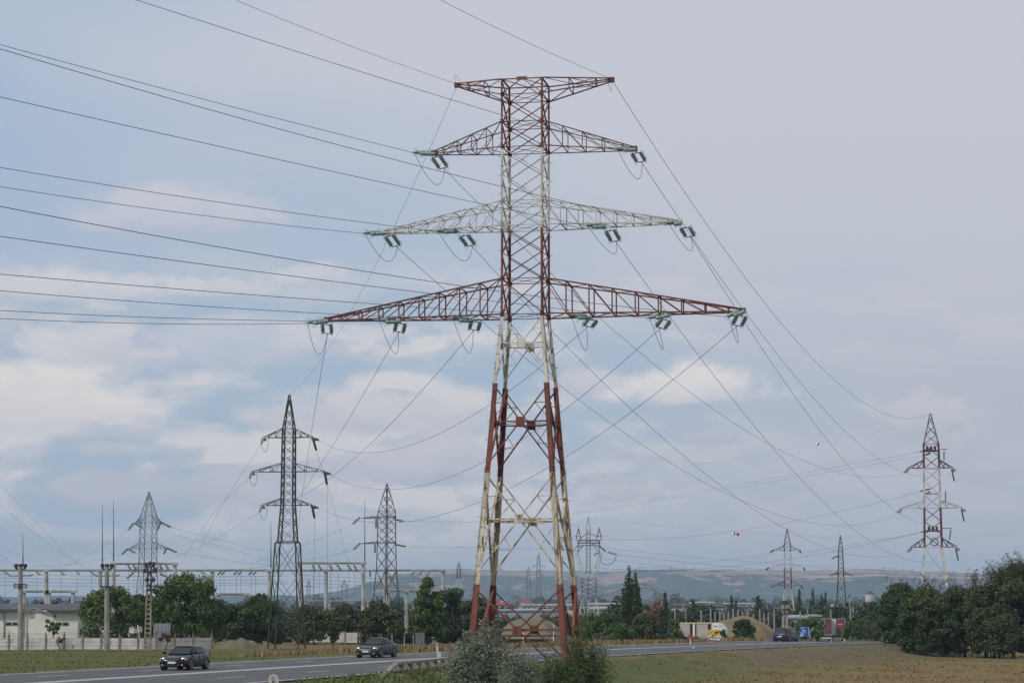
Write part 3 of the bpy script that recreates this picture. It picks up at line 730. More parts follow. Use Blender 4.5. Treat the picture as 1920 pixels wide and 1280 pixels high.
for x0, y0, x1, y1, l in ((1770, 845, 1770, 864, 'topmost bracket'), (1773, 920, 1773, 941, 'middle bracket'), (1783, 992, 1780, 1012, 'lowest bracket')):
    sstring(at(x0, y0, 300.4), at(x1, y1, 300.4), 'insulator hanging from the %s on the right of the banded pylon' % l, M_PORCELAIN, 0.13, 'insulators of the banded pylon')
S5 = []
for y0, x1, y1, l in ((841, 1723, 847, 'top'), (849, 1735, 853, 'second'), (916, 1724, 921, 'third'), (922, 1736, 925, 'fourth'), (994, 1726, 997, 'fifth')):
    p = at(1744, y0, 300); q = at(x1, y1, 299); S5.append(q)
    sstring(p, q, 'insulator reaching left from the body of the banded pylon on the right, %s from above' % l, M_PORCELAIN, 0.11, 'insulators of the banded pylon')
for i, tp in enumerate(tip6):
    if tp is None: continue
    x, y = proj(tp); s = -1 if i % 2 == 0 else 1
    sstring(tp, at(x + (-5 if s < 0 else 1), y + (3 if s < 0 else 6), 559), 'insulator on the %s arm of the small red and white pylon' % nm7[i], M_PORCELAIN, 0.25, 'insulators of the small banded pylon')
for i, tp in enumerate(tip7):
    if tp is None: continue
    x, y = proj(tp); s = -1 if i % 2 == 0 else 1
    sstring(tp, at(x + s * 5, y + 3, 600), 'insulator on the %s arm of the small dark pylon' % nm7[i], M_PORCELAIN, 0.2, 'insulators of the small dark pylon')
for (x0, y0, x1, y1, l) in ((675, 969, 661, 982, 'reaching down from the upper arm end'), (676, 1017, 662, 1030, 'reaching down from the lower arm end'), (738, 972, 757, 977, 'reaching right at the upper arm'), (740, 1020, 762, 1024, 'reaching right at the lower arm'),
    (705, 972, 705, 990, 'hanging straight down at the upper arm'), (703, 1020, 703, 1037, 'hanging straight down at the lower arm')):
    sstring(at(x0, y0, 330), at(x1, y1, 329), 'pale insulator %s of the blackish pylon' % l, M_PALEINS, 0.16, 'insulators of the blackish pylon')
for (x0, y0, x1, y1, l) in ((250, 980, 241, 993, 'upper left, falling left'), (252, 980, 268, 989, 'upper left, falling right'), (301, 979, 295, 993, 'upper right, falling left'), (302, 979, 321, 988, 'upper right, falling right'),
    (239, 1028, 228, 1039, 'middle left, falling left'), (240, 1028, 254, 1036, 'middle left, falling right'), (312, 1027, 307, 1038, 'middle right, falling left'), (314, 1027, 332, 1035, 'middle right, falling right'),
    (250, 1073, 237, 1084, 'lower left, falling left'), (300, 1075, 317, 1082, 'lower right, falling right')):
    sstring(at(x0, y0, 300), at(x1, y1, 299), 'insulator of the grey pylon on the far left, %s' % l, M_PALEINS, 0.15, 'insulators of the grey pylon')
# the delta-headed pylon right of the big one's legs
def delta():
    d = 430; k = d / F
    t = thing('electricity_pylon', 'three-spired pylon with white splayed legs and dark red waist, behind the big pylon', 'pylon', at(1103, 1168, d))
    def q(x, y, b=0.0): return at(x, y, d + b)
    D = 1.1
    mb = MB()
    for b in (-D, D):
        for x0, x1 in ((1083, 1092), (1126, 1117), (1100, 1104)): mb.beam(q(x0, 1168, b), q(x1, 1122, b), 0.18, M_CLEANWHITE)
        for x0, x1 in ((1083, 1104), (1126, 1104), (1100, 1092), (1109, 1117)): mb.beam(q(x0, 1168 if x0 in (1100, 1109) else 1140, b), q(x1, 1124 if x0 in (1100, 1109) else 1165, b), 0.13, M_CLEANWHITE)
        mb.beam(q(1090, 1138, b), q(1119, 1138, b), 0.12, M_CLEANWHITE)
    mb.build('splayed_feet', t)
    mb = MB(); N = 5
    for b in (-D, D):
        for x in (1091, 1103, 1118): mb.beam(q(x, 1125, b), q(x, 1083, b), 0.16, M_PURPLE)
        for j in range(N):
            y0 = 1125 - 42 * j / N; y1 = 1125 - 42 * (j + 1) / N
            mb.beam(q(1091, y0, b), q(1118, y1, b), 0.1, M_PURPLE); mb.beam(q(1118, y0, b), q(1091, y1, b), 0.1, M_PURPLE)
    for x in (1091, 1118):
        for j in range(N):
            y0 = 1125 - 42 * j / N; y1 = 1125 - 42 * (j + 1) / N
            mb.beam(q(x, y0, -D), q(x, y1, D), 0.1, M_PURPLE)
    mb.build('waist', t)
    for s in (-1, 1):
        mb = MB()
        for b in (-D, D):
            mb.beam(q(1104.5 + s * 4, 1083, b), q(1104 + s * 21, 1036, b), 0.17, M_CLEANWHITE); mb.beam(q(1104.5 + s * 13, 1083, b), q(1104 + s * 25, 1036, b), 0.17, M_CLEANWHITE)
            for j in range(6):
                f0, f1 = j / 6, (j + 1) / 6
                mb.beam(q(1104.5 + s * (4 + 17 * f0), 1083 - 47 * f0, b), q(1104.5 + s * (13 + 12 * f1), 1083 - 47 * f1, b), 0.1, M_CLEANWHITE)
        mb.build('forked_leg', t)
        mb = MB()
        for b in (-D, D):
            mb.beam(q(1104 + s * 21, 1036, b), q(1104 + s * 19, 1012, b), 0.14, M_PURPLE); mb.beam(q(1104 + s * 30, 1034, b), q(1104 + s * 14, 1012, b), 0.12, M_PURPLE)
            mb.beam(q(1104 + s * 14, 1012, b), q(1104 + s * 19.5, 989, 0), 0.12, M_PURPLE); mb.beam(q(1104 + s * 24, 1012, b), q(1104 + s * 19.5, 989, 0), 0.12, M_PURPLE)
            mb.beam(q(1104 + s * 15, 1005, b), q(1104 + s * 27, 1005, b), 0.1, M_PURPLE); mb.beam(q(1104 + s * 17, 998, b), q(1104 + s * 22, 998, b), 0.08, M_PURPLE)
        mb.build('spire', t)
    mb = MB()
    for b in (-D, D):
        mb.beam(q(1082, 1012, b), q(1126, 1012, b), 0.14, M_PURPLE); mb.beam(q(1082, 1018, b), q(1126, 1018, b), 0.12, M_PURPLE)
        for j in range(9):
            x = 1082 + 44 * j / 9; mb.beam(q(x, 1018, b), q(x + 2.4, 1012, b), 0.08, M_PURPLE); mb.beam(q(x + 2.4, 1012, b), q(x + 4.9, 1018, b), 0.08, M_PURPLE)
        for x0, y0, x1, y1 in ((1086, 1010, 1103, 998), (1103, 998, 1121, 1006), (1084, 1034, 1094, 1022), (1094, 1022, 1112, 1022), (1112, 1022, 1123, 1034)): mb.beam(q(x0, y0, b), q(x1, y1, b), 0.12, M_PURPLE)
    mb.build('bridge', t)
    mb = MB()
    for b in (-0.7, 0.7):
        mb.beam(q(1099, 1075, b), q(1099.5, 990, b), 0.12, M_GREYSTEEL); mb.beam(q(1107, 1075, b), q(1106.5, 990, b), 0.12, M_GREYSTEEL)
        mb.beam(q(1099.5, 990, b), q(1103, 969, 0), 0.11, M_GREYSTEEL); mb.beam(q(1106.5, 990, b), q(1103, 969, 0), 0.11, M_GREYSTEEL)
        for j in range(12):
            y0 = 1075 - 7 * j; mb.beam(q(1099, y0, b), q(1107, y0 - 7, b), 0.07, M_GREYSTEEL); mb.beam(q(1107, y0, b), q(1099, y0 - 7, b), 0.07, M_GREYSTEEL)
    mb.build('centre_mast', t)
    for (x0, y0, x1, y1, l) in ((1108, 1018, 1128, 1026, 'under the bridge'), (1128, 1026, 1137, 1034, 'bent at the bridge end'), (1139, 1034, 1156, 1039, 'reaching out right'), (1113, 1040, 1125, 1035, 'short one at the fork'), (1083, 1025, 1094, 1021, 'on the left under the bridge')):
        sstring(at(x0, y0, d - 2), at(x1, y1, d - 2), 'dark insulator of the three-spired pylon, %s' % l, M_PORCELAIN, 0.28, 'insulators of the three-spired pylon')
    cable(bez(at(1156, 1039, d), at(1145, 1057, d), at(1124, 1053, d)), 0.05, 'jumper loop right of the three-spired pylon', None, 'jumper_cable')
delta()
# arched lattice girder, seen beyond the poplar
def arch():
    d = 470; P_ = [(1121, 1118), (1140, 1112), (1165, 1106), (1185, 1098), (1205, 1095), (1222, 1099), (1235, 1112), (1258, 1115), (1284, 1122)]
    t = thing('lattice_gantry', 'pale arched lattice girder with drooping ends seen behind the tall poplar', 'gantry', at(1205, 1118, d))
    top = catmull(P_, 3); th = [1 + 5.5 * math.sin(math.pi * i / (len(top) - 1)) for i in range(len(top))]
    mb = MB()
    for b in (-0.8, 0.8):
        for i in range(len(top) - 1):
            a0, a1 = at(top[i][0], top[i][1], d + b), at(top[i + 1][0], top[i + 1][1], d + b); b0, b1 = at(top[i][0] + 1, top[i][1] + th[i], d + b), at(top[i + 1][0] + 1, top[i + 1][1] + th[i + 1], d + b)
            mb.beam(a0, a1, 0.15, M_GREYSTEEL); mb.beam(b0, b1, 0.13, M_GREYSTEEL); mb.beam(a0, b1, 0.09, M_CLEANWHITE); mb.beam(a1, b1, 0.09, M_GREYSTEEL)
    mb.build('girder', t)
    mb = MB()
    for x in (1168, 1238):
        for b in (-0.8, 0.8): mb.beam(at(x - 3, 1172, d + b), at(x, 1112, d + b), 0.2, M_GREYSTEEL); mb.beam(at(x + 5, 1172, d + b), at(x + 2, 1112, d + b), 0.2, M_GREYSTEEL)
        for j in range(8): mb.beam(at(x - 3, 1172 - 7 * j, d - 0.8), at(x + 4, 1165 - 7 * j, d - 0.8), 0.1, M_GREYSTEEL)
    mb.build('support_leg', t)
arch()
for (x, d, top, bot, hw, arms, l, mt) in ((860, 700, 1053, 1112, 4.2, [], 'slim banded mast with a domed cage left of the big pylon', [(9999, M_CLEANWHITE), (1085, M_OLDRED), (1066, M_GREYSTEEL)]),
    (1010, 900, 1037, 1150, 4, [(1062, 1058, 996, 1024), (1078, 1074, 998, 1022)], 'faint grey pylon seen through the legs of the big pylon', [(9999, M_GREYSTEEL)]),
    (991, 1000, 1062, 1152, 4, [(1094, 1091, 978, 1004)], 'fainter pylon beside it seen through the legs of the big pylon', [(9999, M_GREYSTEEL)]),
    (645, 800, 1086, 1148, 6, [(1099, 1097, 636, 655)], 'far pylon with spread feet between the gantry columns', [(9999, M_GREYSTEEL)]),
    (578, 900, 1086, 1146, 3.5, [(1099, 1097, 570, 587)], 'far pylon right of the dark green pylon', [(9999, M_GREYSTEEL)])):
    pylon(l, x, d, [(bot, hw * 1.7), ((top + bot) / 2, hw), (top + 10, hw * 0.8)], arms, mt, 0.075, R(15), top, npan=[3, 3])
# ---------------------------------------------------------------- long spans behind the big pylon
def T(px, py, d): return at(px, py, d)
tL = dict(zip(nm7, tip5))
q5 = {k: (v + Vector((-0.5, -1, -0.5))) for k, v in tL.items() if v is not None}
GB_ = 'conductors between the big pylon and the pylons behind'
for key, end, mid in (('left tip of the upper arm', T(1705, 883, 299), (1260, 710)), ('right tip of the upper arm', T(1740, 892, 301), (1400, 590)), ('inner right of the white arm', T(1740, 1052, 301), (1440, 830)),
                      ('right tip of the white arm', T(1740, 982, 301), (1535, 805)), ('inner left of the white arm', T(1710, 1031, 299), (1370, 925)), ('left tip of the white arm', T(1692, 958, 299), (1360, 925)),
                      ('left tip of the lowest arm', T(552, 1058, 340), (590, 770)), ('middle of the lowest left arm', tip2[5][0] + Vector((-2, 6, 1)), (660, 775)), ('inner end of the lowest left arm', T(520, 945, 240), (675, 850)),
                      ('inner end of the lowest right arm', tip2[1][0], (750, 840)), ('middle of the lowest right arm', tip2[3][0], (740, 917)), ('right tip of the lowest arm', tip2[5][0], (860, 955))):
    cable(span(BEND[key], end, mid=mid, n=60), 0.0125, 'long conductor sagging away behind, %s, big pylon' % key, GB_)
cable(span(gl, P2(0, 0, z2(740)), mid=(700, 505), n=50), 0.009, 'thin earth wire from the big pylon to the tip of the dark green pylon', 'earth wires')
cable(span(gr, P5(0, 0, z5(775)), mid=(1450, 590), n=60), 0.013, 'thin earth wire from the big pylon to the tip of the right banded pylon', 'earth wires')
EW = [  # (x0,y0,d0, x1,y1,d1, mid, r, label)
    (S5[0], T(1070, 962, 460), (1400, 905), 0.02, 'upper conductor from the banded pylon passing behind the big pylon'), (S5[1], T(1072, 965, 462), (1400, 911), 0.02, 'lower twin conductor from the banded pylon passing behind the big pylon'),
    (S5[2], T(1110, 1011, 430), (1480, 978), 0.025, 'conductor from the white band of the right pylon to the three-spired pylon'), (S5[4], T(1112, 1063, 430), (1500, 1044), 0.025, 'conductor from the lowest red band of the right pylon to the three-spired pylon'),
    (T(1504, 1036, 560), T(1720, 1000, 300), (1600, 1020), 0.03, 'conductor linking the small banded pylon and the right pylon'),
    (T(1156, 1039, 430), T(1960, 1085, 420), (1500, 1072), 0.03, 'conductor running right from the three-spired pylon to the frame edge'), (T(1128, 1026, 430), T(1960, 1078, 430), (1480, 1058), 0.025, 'upper conductor running right from the three-spired pylon'),
    (T(1126, 1046, 430), T(1960, 1092, 430), (1480, 1082), 0.025, 'lowest conductor running right from the three-spired pylon'), (T(1103, 969, 430), T(1960, 996, 600), (1480, 1003), 0.016, 'earth wire with warning balls running right from the three-spired pylon'),
    (T(1690, 800, 320), T(960, 905, 480), (1533, 832), 0.012, 'faint earth wire with a single warning ball'),
    (T(757, 977, 329), T(1083, 985, 430), (900, 979), 0.025, 'conductor between the upper arm of the blackish pylon and the three-spired pylon'), (T(762, 1024, 329), T(1083, 1030, 430), (900, 1026), 0.025, 'conductor between the lower arm of the blackish pylon and the three-spired pylon'),
    (T(724, 907, 330), T(1095, 908, 600), (900, 910), 0.012, 'thin earth wire from the tip of the blackish pylon'),
    (T(661, 982, 329), T(480, 1052, 360), (560, 1025), 0.025, 'conductor from the upper left arm end of the blackish pylon'), (T(662, 1030, 329), T(420, 1068, 350), (540, 1056), 0.025, 'conductor from the lower left arm end of the blackish pylon'),
    (T(321, 988, 299), T(530, 1040, 350), (430, 1016), 0.02, 'conductor from the upper arm of the grey pylon on the far left'), (T(332, 1035, 299), T(560, 1064, 350), (440, 1052), 0.02, 'conductor from the middle arm of the grey pylon on the far left'), (T(302, 997, 299), T(540, 1062, 350), (420, 1026), 0.02, 'second conductor from the upper arm of the grey pylon on the far left'),
    (T(241, 993, 299), T(120, 1062, 350), (190, 1026), 0.02, 'conductor falling left from the upper arm of the grey pylon'), (T(228, 1039, 299), T(20, 1062, 350), (120, 1058), 0.02, 'conductor falling left from the middle arm of the grey pylon'),
    (tip2[0][1], T(368, 1040, 350), (430, 925), 0.018, 'conductor falling left from the upper arm of the dark green pylon'), (tip2[2][1], T(345, 1050, 350), (410, 950), 0.018, 'conductor falling left from the middle arm of the dark green pylon'), (tip2[4][1], T(250, 1062, 350), (360, 1030), 0.018, 'conductor falling left from the lower arm of the dark green pylon'),
    (tip2[1][1], T(652, 1052, 345), (628, 960), 0.02, 'conductor dropping right from the upper arm of the dark green pylon'), (tip2[3][1], T(622, 1052, 345), (614, 970), 0.02, 'conductor dropping right from the middle arm of the dark green pylon'), (tip2[5][1], T(590, 1054, 345), (587, 1005), 0.02, 'conductor dropping right from the lower arm of the dark green pylon'),
    (T(-60, 845, 240), T(150, 1062, 350), (60, 970), 0.018, 'uppermost wire coming down from the left edge to the substation'), (T(-60, 890, 240), T(165, 1064, 350), (60, 995), 0.018, 'second wire coming down from the left edge to the substation'), (T(-60, 990, 240), T(120, 1066, 350), (40, 1042), 0.018, 'third wire coming down from the left edge to the substation'), (T(-60, 1000, 240), T(28, 1062, 350), (0, 1038), 0.018, 'lowest wire coming down from the left edge to the substation'),
    (T(1596, 1079, 600), T(1960, 1078, 560), (1700, 1080), 0.03, 'conductor running right from the small dark pylon'), (T(1443, 1067, 560), T(1160, 1060, 620), (1300, 1066), 0.03, 'conductor running left from the middle arm of the small banded pylon'),
    (T(1452, 1036, 560), T(1130, 1068, 600), (1300, 1056), 0.03, 'conductor running left from the upper arm of the small banded pylon')]
for p, q, mid, r, l in EW: cable(span(p, q, mid=mid, n=44), r * .62, l, 'distant conductors')
M_BALLR = mat('red_marker_ball', (0.45, 0.03, 0.03)); M_BALLW = mat('white_marker_ball', (0.8, 0.8, 0.8))
def ball(px, py, d, order, label):
    o = at(px, py, d); mb = MB(); r = 0.30 * d / 430
    for s, m in ((-1, order[0]), (1, order[1])):
        mb.lathe(o, (s, 0.0, s * 0.35), [(0, r)] + [(r * math.sin(a), r * math.cos(a)) for a in (R(15), R(35), R(55), R(75), R(90))], m, 14)
    tagp(mb.build('marker_ball', None, True), label, 'marker ball', 'aircraft warning balls on wires')
ball(1533, 832, 345, (M_BALLW, M_BALLR), 'red and white warning ball alone on the upper faint wire'); ball(1375.5, 1000, 500, (M_BALLW, M_OLDRED), 'left ball of the pair of red and white warning balls'); ball(1383.5, 1001, 500, (M_BALLR, M_BALLR), 'right ball of the pair of warning balls, mostly red')
# ---------------------------------------------------------------- substation
def col_(x, d, y0, y1, w=0.5, m=None, parent=None, name='column'):
    mb = MB(); p = at(x, y1, d); q = at(x, y0, d); mb.tube([Vector((p.x, p.y, ground_z(p.x, p.y) - 0.3)), p, p + ZZ * 0.001, q], [w * 0.56, w * 0.5, w * 0.5, w * 0.45], m or M_CONCL, 10)
    mb.box(q + ZZ * 0.05, (w * 1.4, w * 1.4, 0.35), m or M_CONCL)
    return mb.build(name, parent)
def gantry(label, y, xs, cols, d, beam=0.35, group='concrete gantries of the substation', m=None):
    t = thing('substation_gantry', label, 'gantry', at(xs[0], 1150, d), group=group)
    for x in cols: col_(x, d, y + 1, 1150, 0.62 if d < 400 else 0.5, m, t)
    mb = MB()
    e = list(xs)
    for a, b in zip(e, e[1:]): mb.tube([at(a, y, d), at(b, y, d)], beam / 2, m or M_CONC, 10)
    mb.build('beam', t); return t
gantry('long concrete gantry crossing the left of the photo at mid height', 1068.5, (-30, 187, 398, 505, 610, 722, 831), (-28, 87, 188, 345, 398, 505, 611, 722, 831), 350)
gantry('raised gantry beam in front of the grey pylon', 1056, (213, 328), (213, 328), 340)
gantry('raised gantry beam right of the dark green pylon', 1055, (563, 681), (563, 681), 340)
gantry('low concrete gantry above the warehouse roof', 1108, (45, 92, 138), (45, 87, 92, 137), 330)
gantry('low gantry partly hidden behind the big round tree', 1113, (405, 462), (410, 462), 370)
gantry('low gantry below the blackish pylon', 1107, (727, 762, 845), (727, 762, 820), 345)
gantry('thin low beam between the green pylon and the columns', 1126, (565, 690), (565, 618, 690), 400, 0.25)
# lightning rods
for x, y0, y1, l in ((43, 1000, 1060, 'on the far left pole'), (192, 946, 1062, 'left of the pair above the raised gantry'), (213, 936, 1052, 'right, taller of the pair above the raised gantry'), (508, 976, 1064, 'left of the dark green pylon'), (684, 937, 1052, 'above the gantry end before the blackish pylon')):
    mb = MB(); mb.tube([at(x, y1, 340), at(x, (y0 + y1) / 2, 340), at(x, y0, 340)], [0.10, 0.055, 0.025], M_DARKSTEEL, 6); tagp(mb.build('lightning_rod'), 'tall thin lightning rod %s' % l, 'lightning rod', 'lightning rods of the substation')
hang = [(8, 8, 5, 0), (68, 8, 6, 1), (113, 8, 6, 1), (143, 7, 5, 1), (170, 7, 6, 1), (240, 5, 8, 2), (250, 5, 8, 2), (300, 5, 8, 2), (311, 5, 8, 2), (377, 9, 5, 1), (414, -6, 6, 2), (421, -6, 6, 2), (444, -6, 6, 2), (452, -6, 6, 2), (472, -6, 6, 2), (480, -6, 6, 2),
        (586, 6, 12, 2), (597, 6, 9, 2), (618, 6, 10, 2), (632, 8, 9, 2), (652, 7, 10, 2), (664, 6, 12, 2), (694, 0, 9, 2), (745, -7, 6, 1), (777, -8, 7, 1), (806, -8, 6, 1), (790, -5, 6, 1)]
for i, (x, dx, dy, k) in enumerate(hang):
    y = 1071 if not (213 < x < 328 or 563 < x < 681) else 1059
    m = (M_PALEINS, M_PALEINS, M_PORCELAIN)[k]
    sstring(at(x, y, 349.6 if y > 1060 else 339.6), at(x + dx, y + dy, 348.5 if y > 1060 else 338.5), 'small insulator string slanting from the gantry beam in the substation, number %d from the left' % (i + 1) if False else 'small %s insulator string slanting from the gantry beam' % ('dark' if k == 2 else 'pale'), m, 0.15, 'dark insulators under the gantry beams' if k == 2 else 'pale insulators under the gantry beams')
    q = at(x + dx * 0.2, y + dy, 349)
    cable([q, at(x + dx * 0.2 + 0.5, y + 28, 349), at(x + dx * 0.2, 1120, 349)], 0.02, 'thin dropper wire hanging from the gantry beam', 'dropper wires of the substation', n=4)
for i, (y0, y1, d) in enumerate(((1082, 1086, 352), (1089, 1091, 355), (1075, 1079, 360), (1096, 1094, 358))):
    cable(span(at(-20 + 0 * i, y0, d), at(540, y1, d), sag=0.25, n=20), 0.022, 'thin busbar wire strung level behind the gantry columns on the left', 'busbar wires left'); cable(span(at(550, y0 + 1, d), at(835, y1 + 2, d), sag=0.4, n=20), 0.022, 'thin busbar wire strung level behind the gantry columns in the middle', 'busbar wires middle')
# dark switchgear under the low gantry
# ---------------------------------------------------------------- poles in front of the warehouse
def pole_a(px, label, d=221):
    p = onground(px, 1216); t = thing('utility_pole', label, 'pole', (p.x, d, ground_z(p.x, d)))
    b = at(px, 1216, d); q = at(px, 1062, d)
    g0 = Vector((b.x, d, ground_z(b.x, d) - 0.3))
    MB().tube([g0, q], [0.30, 0.20], M_CONC, 8).build('concrete_pole', t)
    mb = MB(); mb.beam(at(px - 9.5, 1066, d), at(px + 9.5, 1066, d), 0.12, M_BLACKMETAL); mb.build('top_crossarm', t)
    for k in (-8.5, 0, 8.5): MB().lathe(at(px + k, 1065, d), (0, 0, 1), [(0, 0), (0, 0.13), (0.12, 0.13), (0.16, 0.2), (0.42, 0.2), (0.44, 0)], M_BLACKMETAL, 8).build('fuse_unit', t)
    mb = MB(); mb.beam(at(px - 22, 1079, d), at(px, 1079.5, d), 0.1, M_GREYSTEEL); mb.beam(at(px, 1079.5, d), at(px + 22, 1078, d), 0.1, M_GREYSTEEL); mb.build('lower_crossarm', t)
    for s in (-1, 1):
        mb = MB(); disc_string(mb, at(px + s * 16, 1079.5, d), at(px + s * 25, 1076.5, d), M_PALEINS, 0.09, 0.1); mb.build('insulator', t)
    return t, d
t, d = pole_a(38.5, 'weathered concrete pole with a round cable drum frame on the far left')
mb = MB()
for y, w in ((1094.5, 11), (1097.5, 14), (1101, 11.5)): mb.beam(at(38.5 - w, y, d - 0.25), at(38.5 + w, y, d - 0.25), 0.09, M_BLACKMETAL); mb.beam(at(38.5 - w, y, d + 0.35), at(38.5 + w, y, d + 0.35), 0.09, M_BLACKMETAL)
for s in (-1, 1): mb.beam(at(38.5 + s * 12, 1093, d), at(38.5 + s * 11, 1103, d), 0.06, M_BLACKMETAL)
mb.build('switch_frame', t)
t, d = pole_a(200.5, 'grey tapered concrete pole in front of the first round tree')
mb = MB(); mb.beam(at(188, 1099, d - 0.3), at(212, 1099, d - 0.3), 0.12, M_BLACKMETAL); mb.beam(at(188, 1099, d), at(188, 1096, d), 0.1, M_BLACKMETAL); mb.beam(at(212, 1099, d), at(212, 1096, d), 0.1, M_BLACKMETAL); mb.build('lower_bracket', t)
def ladder_pole():
    d = 221; p = at(277, 1217, d); t = thing('utility_pole', 'open-webbed concrete pole like a ladder, crowded with dark fittings at its top', 'pole', (p.x, d, ground_z(p.x, d)))
    mb = MB(); y = lambda f: 1222 - 130 * f
    for s in (-1, 1): mb.beam(at(276.3 + s * 5.5, 1224, d), at(280.5 + s * 3.0, 1062, d), 0.14, M_CONCB, 0.22)
    for j in range(15):
        f = j / 14.5; mb.beam(at(276.3 - 5 + 4 * f, y(f), d), at(276.3 + 5 + 1.2 * f, y(f), d), 0.10, M_CONCB, 0.2)
    mb.build('concrete_pole', t)
    mb = MB()
    for yy, w in ((1062, 9), (1072, 12), (1086, 10), (1098, 8), (1106, 6)): mb.beam(at(281 - w, yy, d - 0.3), at(281 + w, yy, d - 0.3), 0.13, M_BLACKMETAL)
    for x0, y0, x1, y1 in ((272, 1062, 289, 1086), (290, 1062, 272, 1088), (274, 1086, 286, 1110), (288, 1086, 276, 1110)): mb.beam(at(x0, y0, d - 0.35), at(x1, y1, d - 0.35), 0.08, M_BLACKMETAL)
    mb.build('bracket_frame', t)
    for x, yy in ((274, 1062), (281, 1060), (288, 1061), (271, 1073), (291, 1072), (276, 1090), (287, 1090)): MB().lathe(at(x, yy, d - 0.3), (0, 0, 1), [(0, 0), (0, 0.14), (0.25, 0.17), (0.42, 0.12), (0.43, 0)], M_BLACKMETAL, 8).build('fuse_unit', t)
ladder_pole()
# ---------------------------------------------------------------- white warehouse
M_WALL = mat('whitewashed_wall', (0.68, 0.665, 0.61), (0.60, 0.585, 0.53), 0.9, scale=0.25, c3=(0.30, 0.28, 0.22), lo3=0.62, hi3=0.8, scale3=0.8)
M_ROOF = mat('dark_sheet_roof', (0.055, 0.058, 0.065), (0.08, 0.083, 0.09), 0.7, scale=0.5)
M_DARK = mat('dark_glass', (0.015, 0.018, 0.02), rough=0.2)
M_TRIM = mat('grey_trim', (0.33, 0.33, 0.31), (0.25, 0.25, 0.24), 0.8, scale=1)
def warehouse():
    d = 262; gz_ = -0.6; t = thing('warehouse', 'long low white warehouse with dark grey roof behind the concrete fence', 'building', at(60, 1200, d))
    x = lambda px: at(px, 1150, d).x; z = lambda py: at(0, py, d).z
    def wall(px0, px1, ytop, dd, depth=11):
        mb = MB(); mb.box(((x(px0) + x(px1)) / 2, d + dd + depth / 2, (z(ytop) + gz_) / 2), (x(px1) - x(px0), depth, z(ytop) - gz_), M_WALL); return mb
    wall(-60, 47, 1146, 1.2, 10).build('wall', t); wall(47.2, 148, 1143.5, 0, 12).build('wall', t); wall(148.2, 245, 1152, 2.5, 7).build('wall', t, label='shaded lower wall of the warehouse annex')
    # gables standing up into the eaves
    for c, w in ((20, 20), (64, 24)):
        mb = MB(); o = Vector((x(c), d - (0.1 if c > 40 else -1.1), z(1147)))
        mb.prism([(-w * d / F, 0), (w * d / F, 0), (0, 0.42)], o, Vector((1, 0, 0)), ZZ, Vector((0, 1, 0)), 0.25, M_WALL); mb.build('gable', t)
        mb = MB()
        for s in (-1, 1): mb.beam(o + Vector((s * w * d / F, -0.12, 0.0)), o + Vector((0, -0.12, 0.46)), 0.28, M_TRIM, 0.10)
        mb.build('gable_trim', t)
    def roof(px0, px1, ye, yr, dd, depth):
        mb = MB(); x0, x1 = x(px0), x(px1); a, b = z(ye), z(yr); y0 = d + dd - 0.6; y1 = y0 + depth + 1.2
        mb.add([(x0, y0, a), (x1, y0, a), (x1, (y0 + y1) / 2, b), (x0, (y0 + y1) / 2, b), (x0, y1, a), (x1, y1, a), (x0, y0, a - 0.22), (x1, y0, a - 0.22), (x0, y1, a - 0.22), (x1, y1, a - 0.22)],
               [(0, 1, 2, 3), (3, 2, 5, 4), (6, 7, 1, 0), (4, 5, 9, 8), (0, 3, 4), (1, 5, 2), (6, 0, 4, 8), (7, 9, 5, 1), (6, 8, 9, 7)], M_ROOF)
        mb.build('roof', t)
    roof(-62, 92, 1141, 1131, 1.0, 10); roof(90, 150, 1143, 1129, -0.15, 12.3); roof(148.3, 246, 1151, 1146, 2.3, 7)
    for a, b in ((-25, -10), (7, 18), (19.5, 31), (105, 116), (118, 129)):
        f = MB(); dd = 1.2 if a < 47 else 0; f.box(((x(a) + x(b)) / 2, d + dd - 0.03, z(1168.7)), (x(b) - x(a), 0.08, 0.36), M_TRIM); fo = f.build('window', t)
        MB().box(((x(a) + x(b)) / 2, d + dd - 0.08, z(1168.7)), (x(b) - x(a) - 0.1, 0.03, 0.27), M_DARK).build('pane', fo)
    for px, dd in ((4, 1.2), (47.6, -0.1), (40, 1.2), (148, -0.1)):
        MB().tube([(x(px), d + dd - 0.1, gz_), (x(px), d + dd - 0.1, z(1146))], 0.07, M_TRIM, 6).build('downpipe', t)
    MB().box(((x(54) + x(65)) / 2, d - 0.02, z(1149)), (x(65) - x(54), 0.05, 1.1), M_TRIM).build('wall_panel', t)
warehouse()
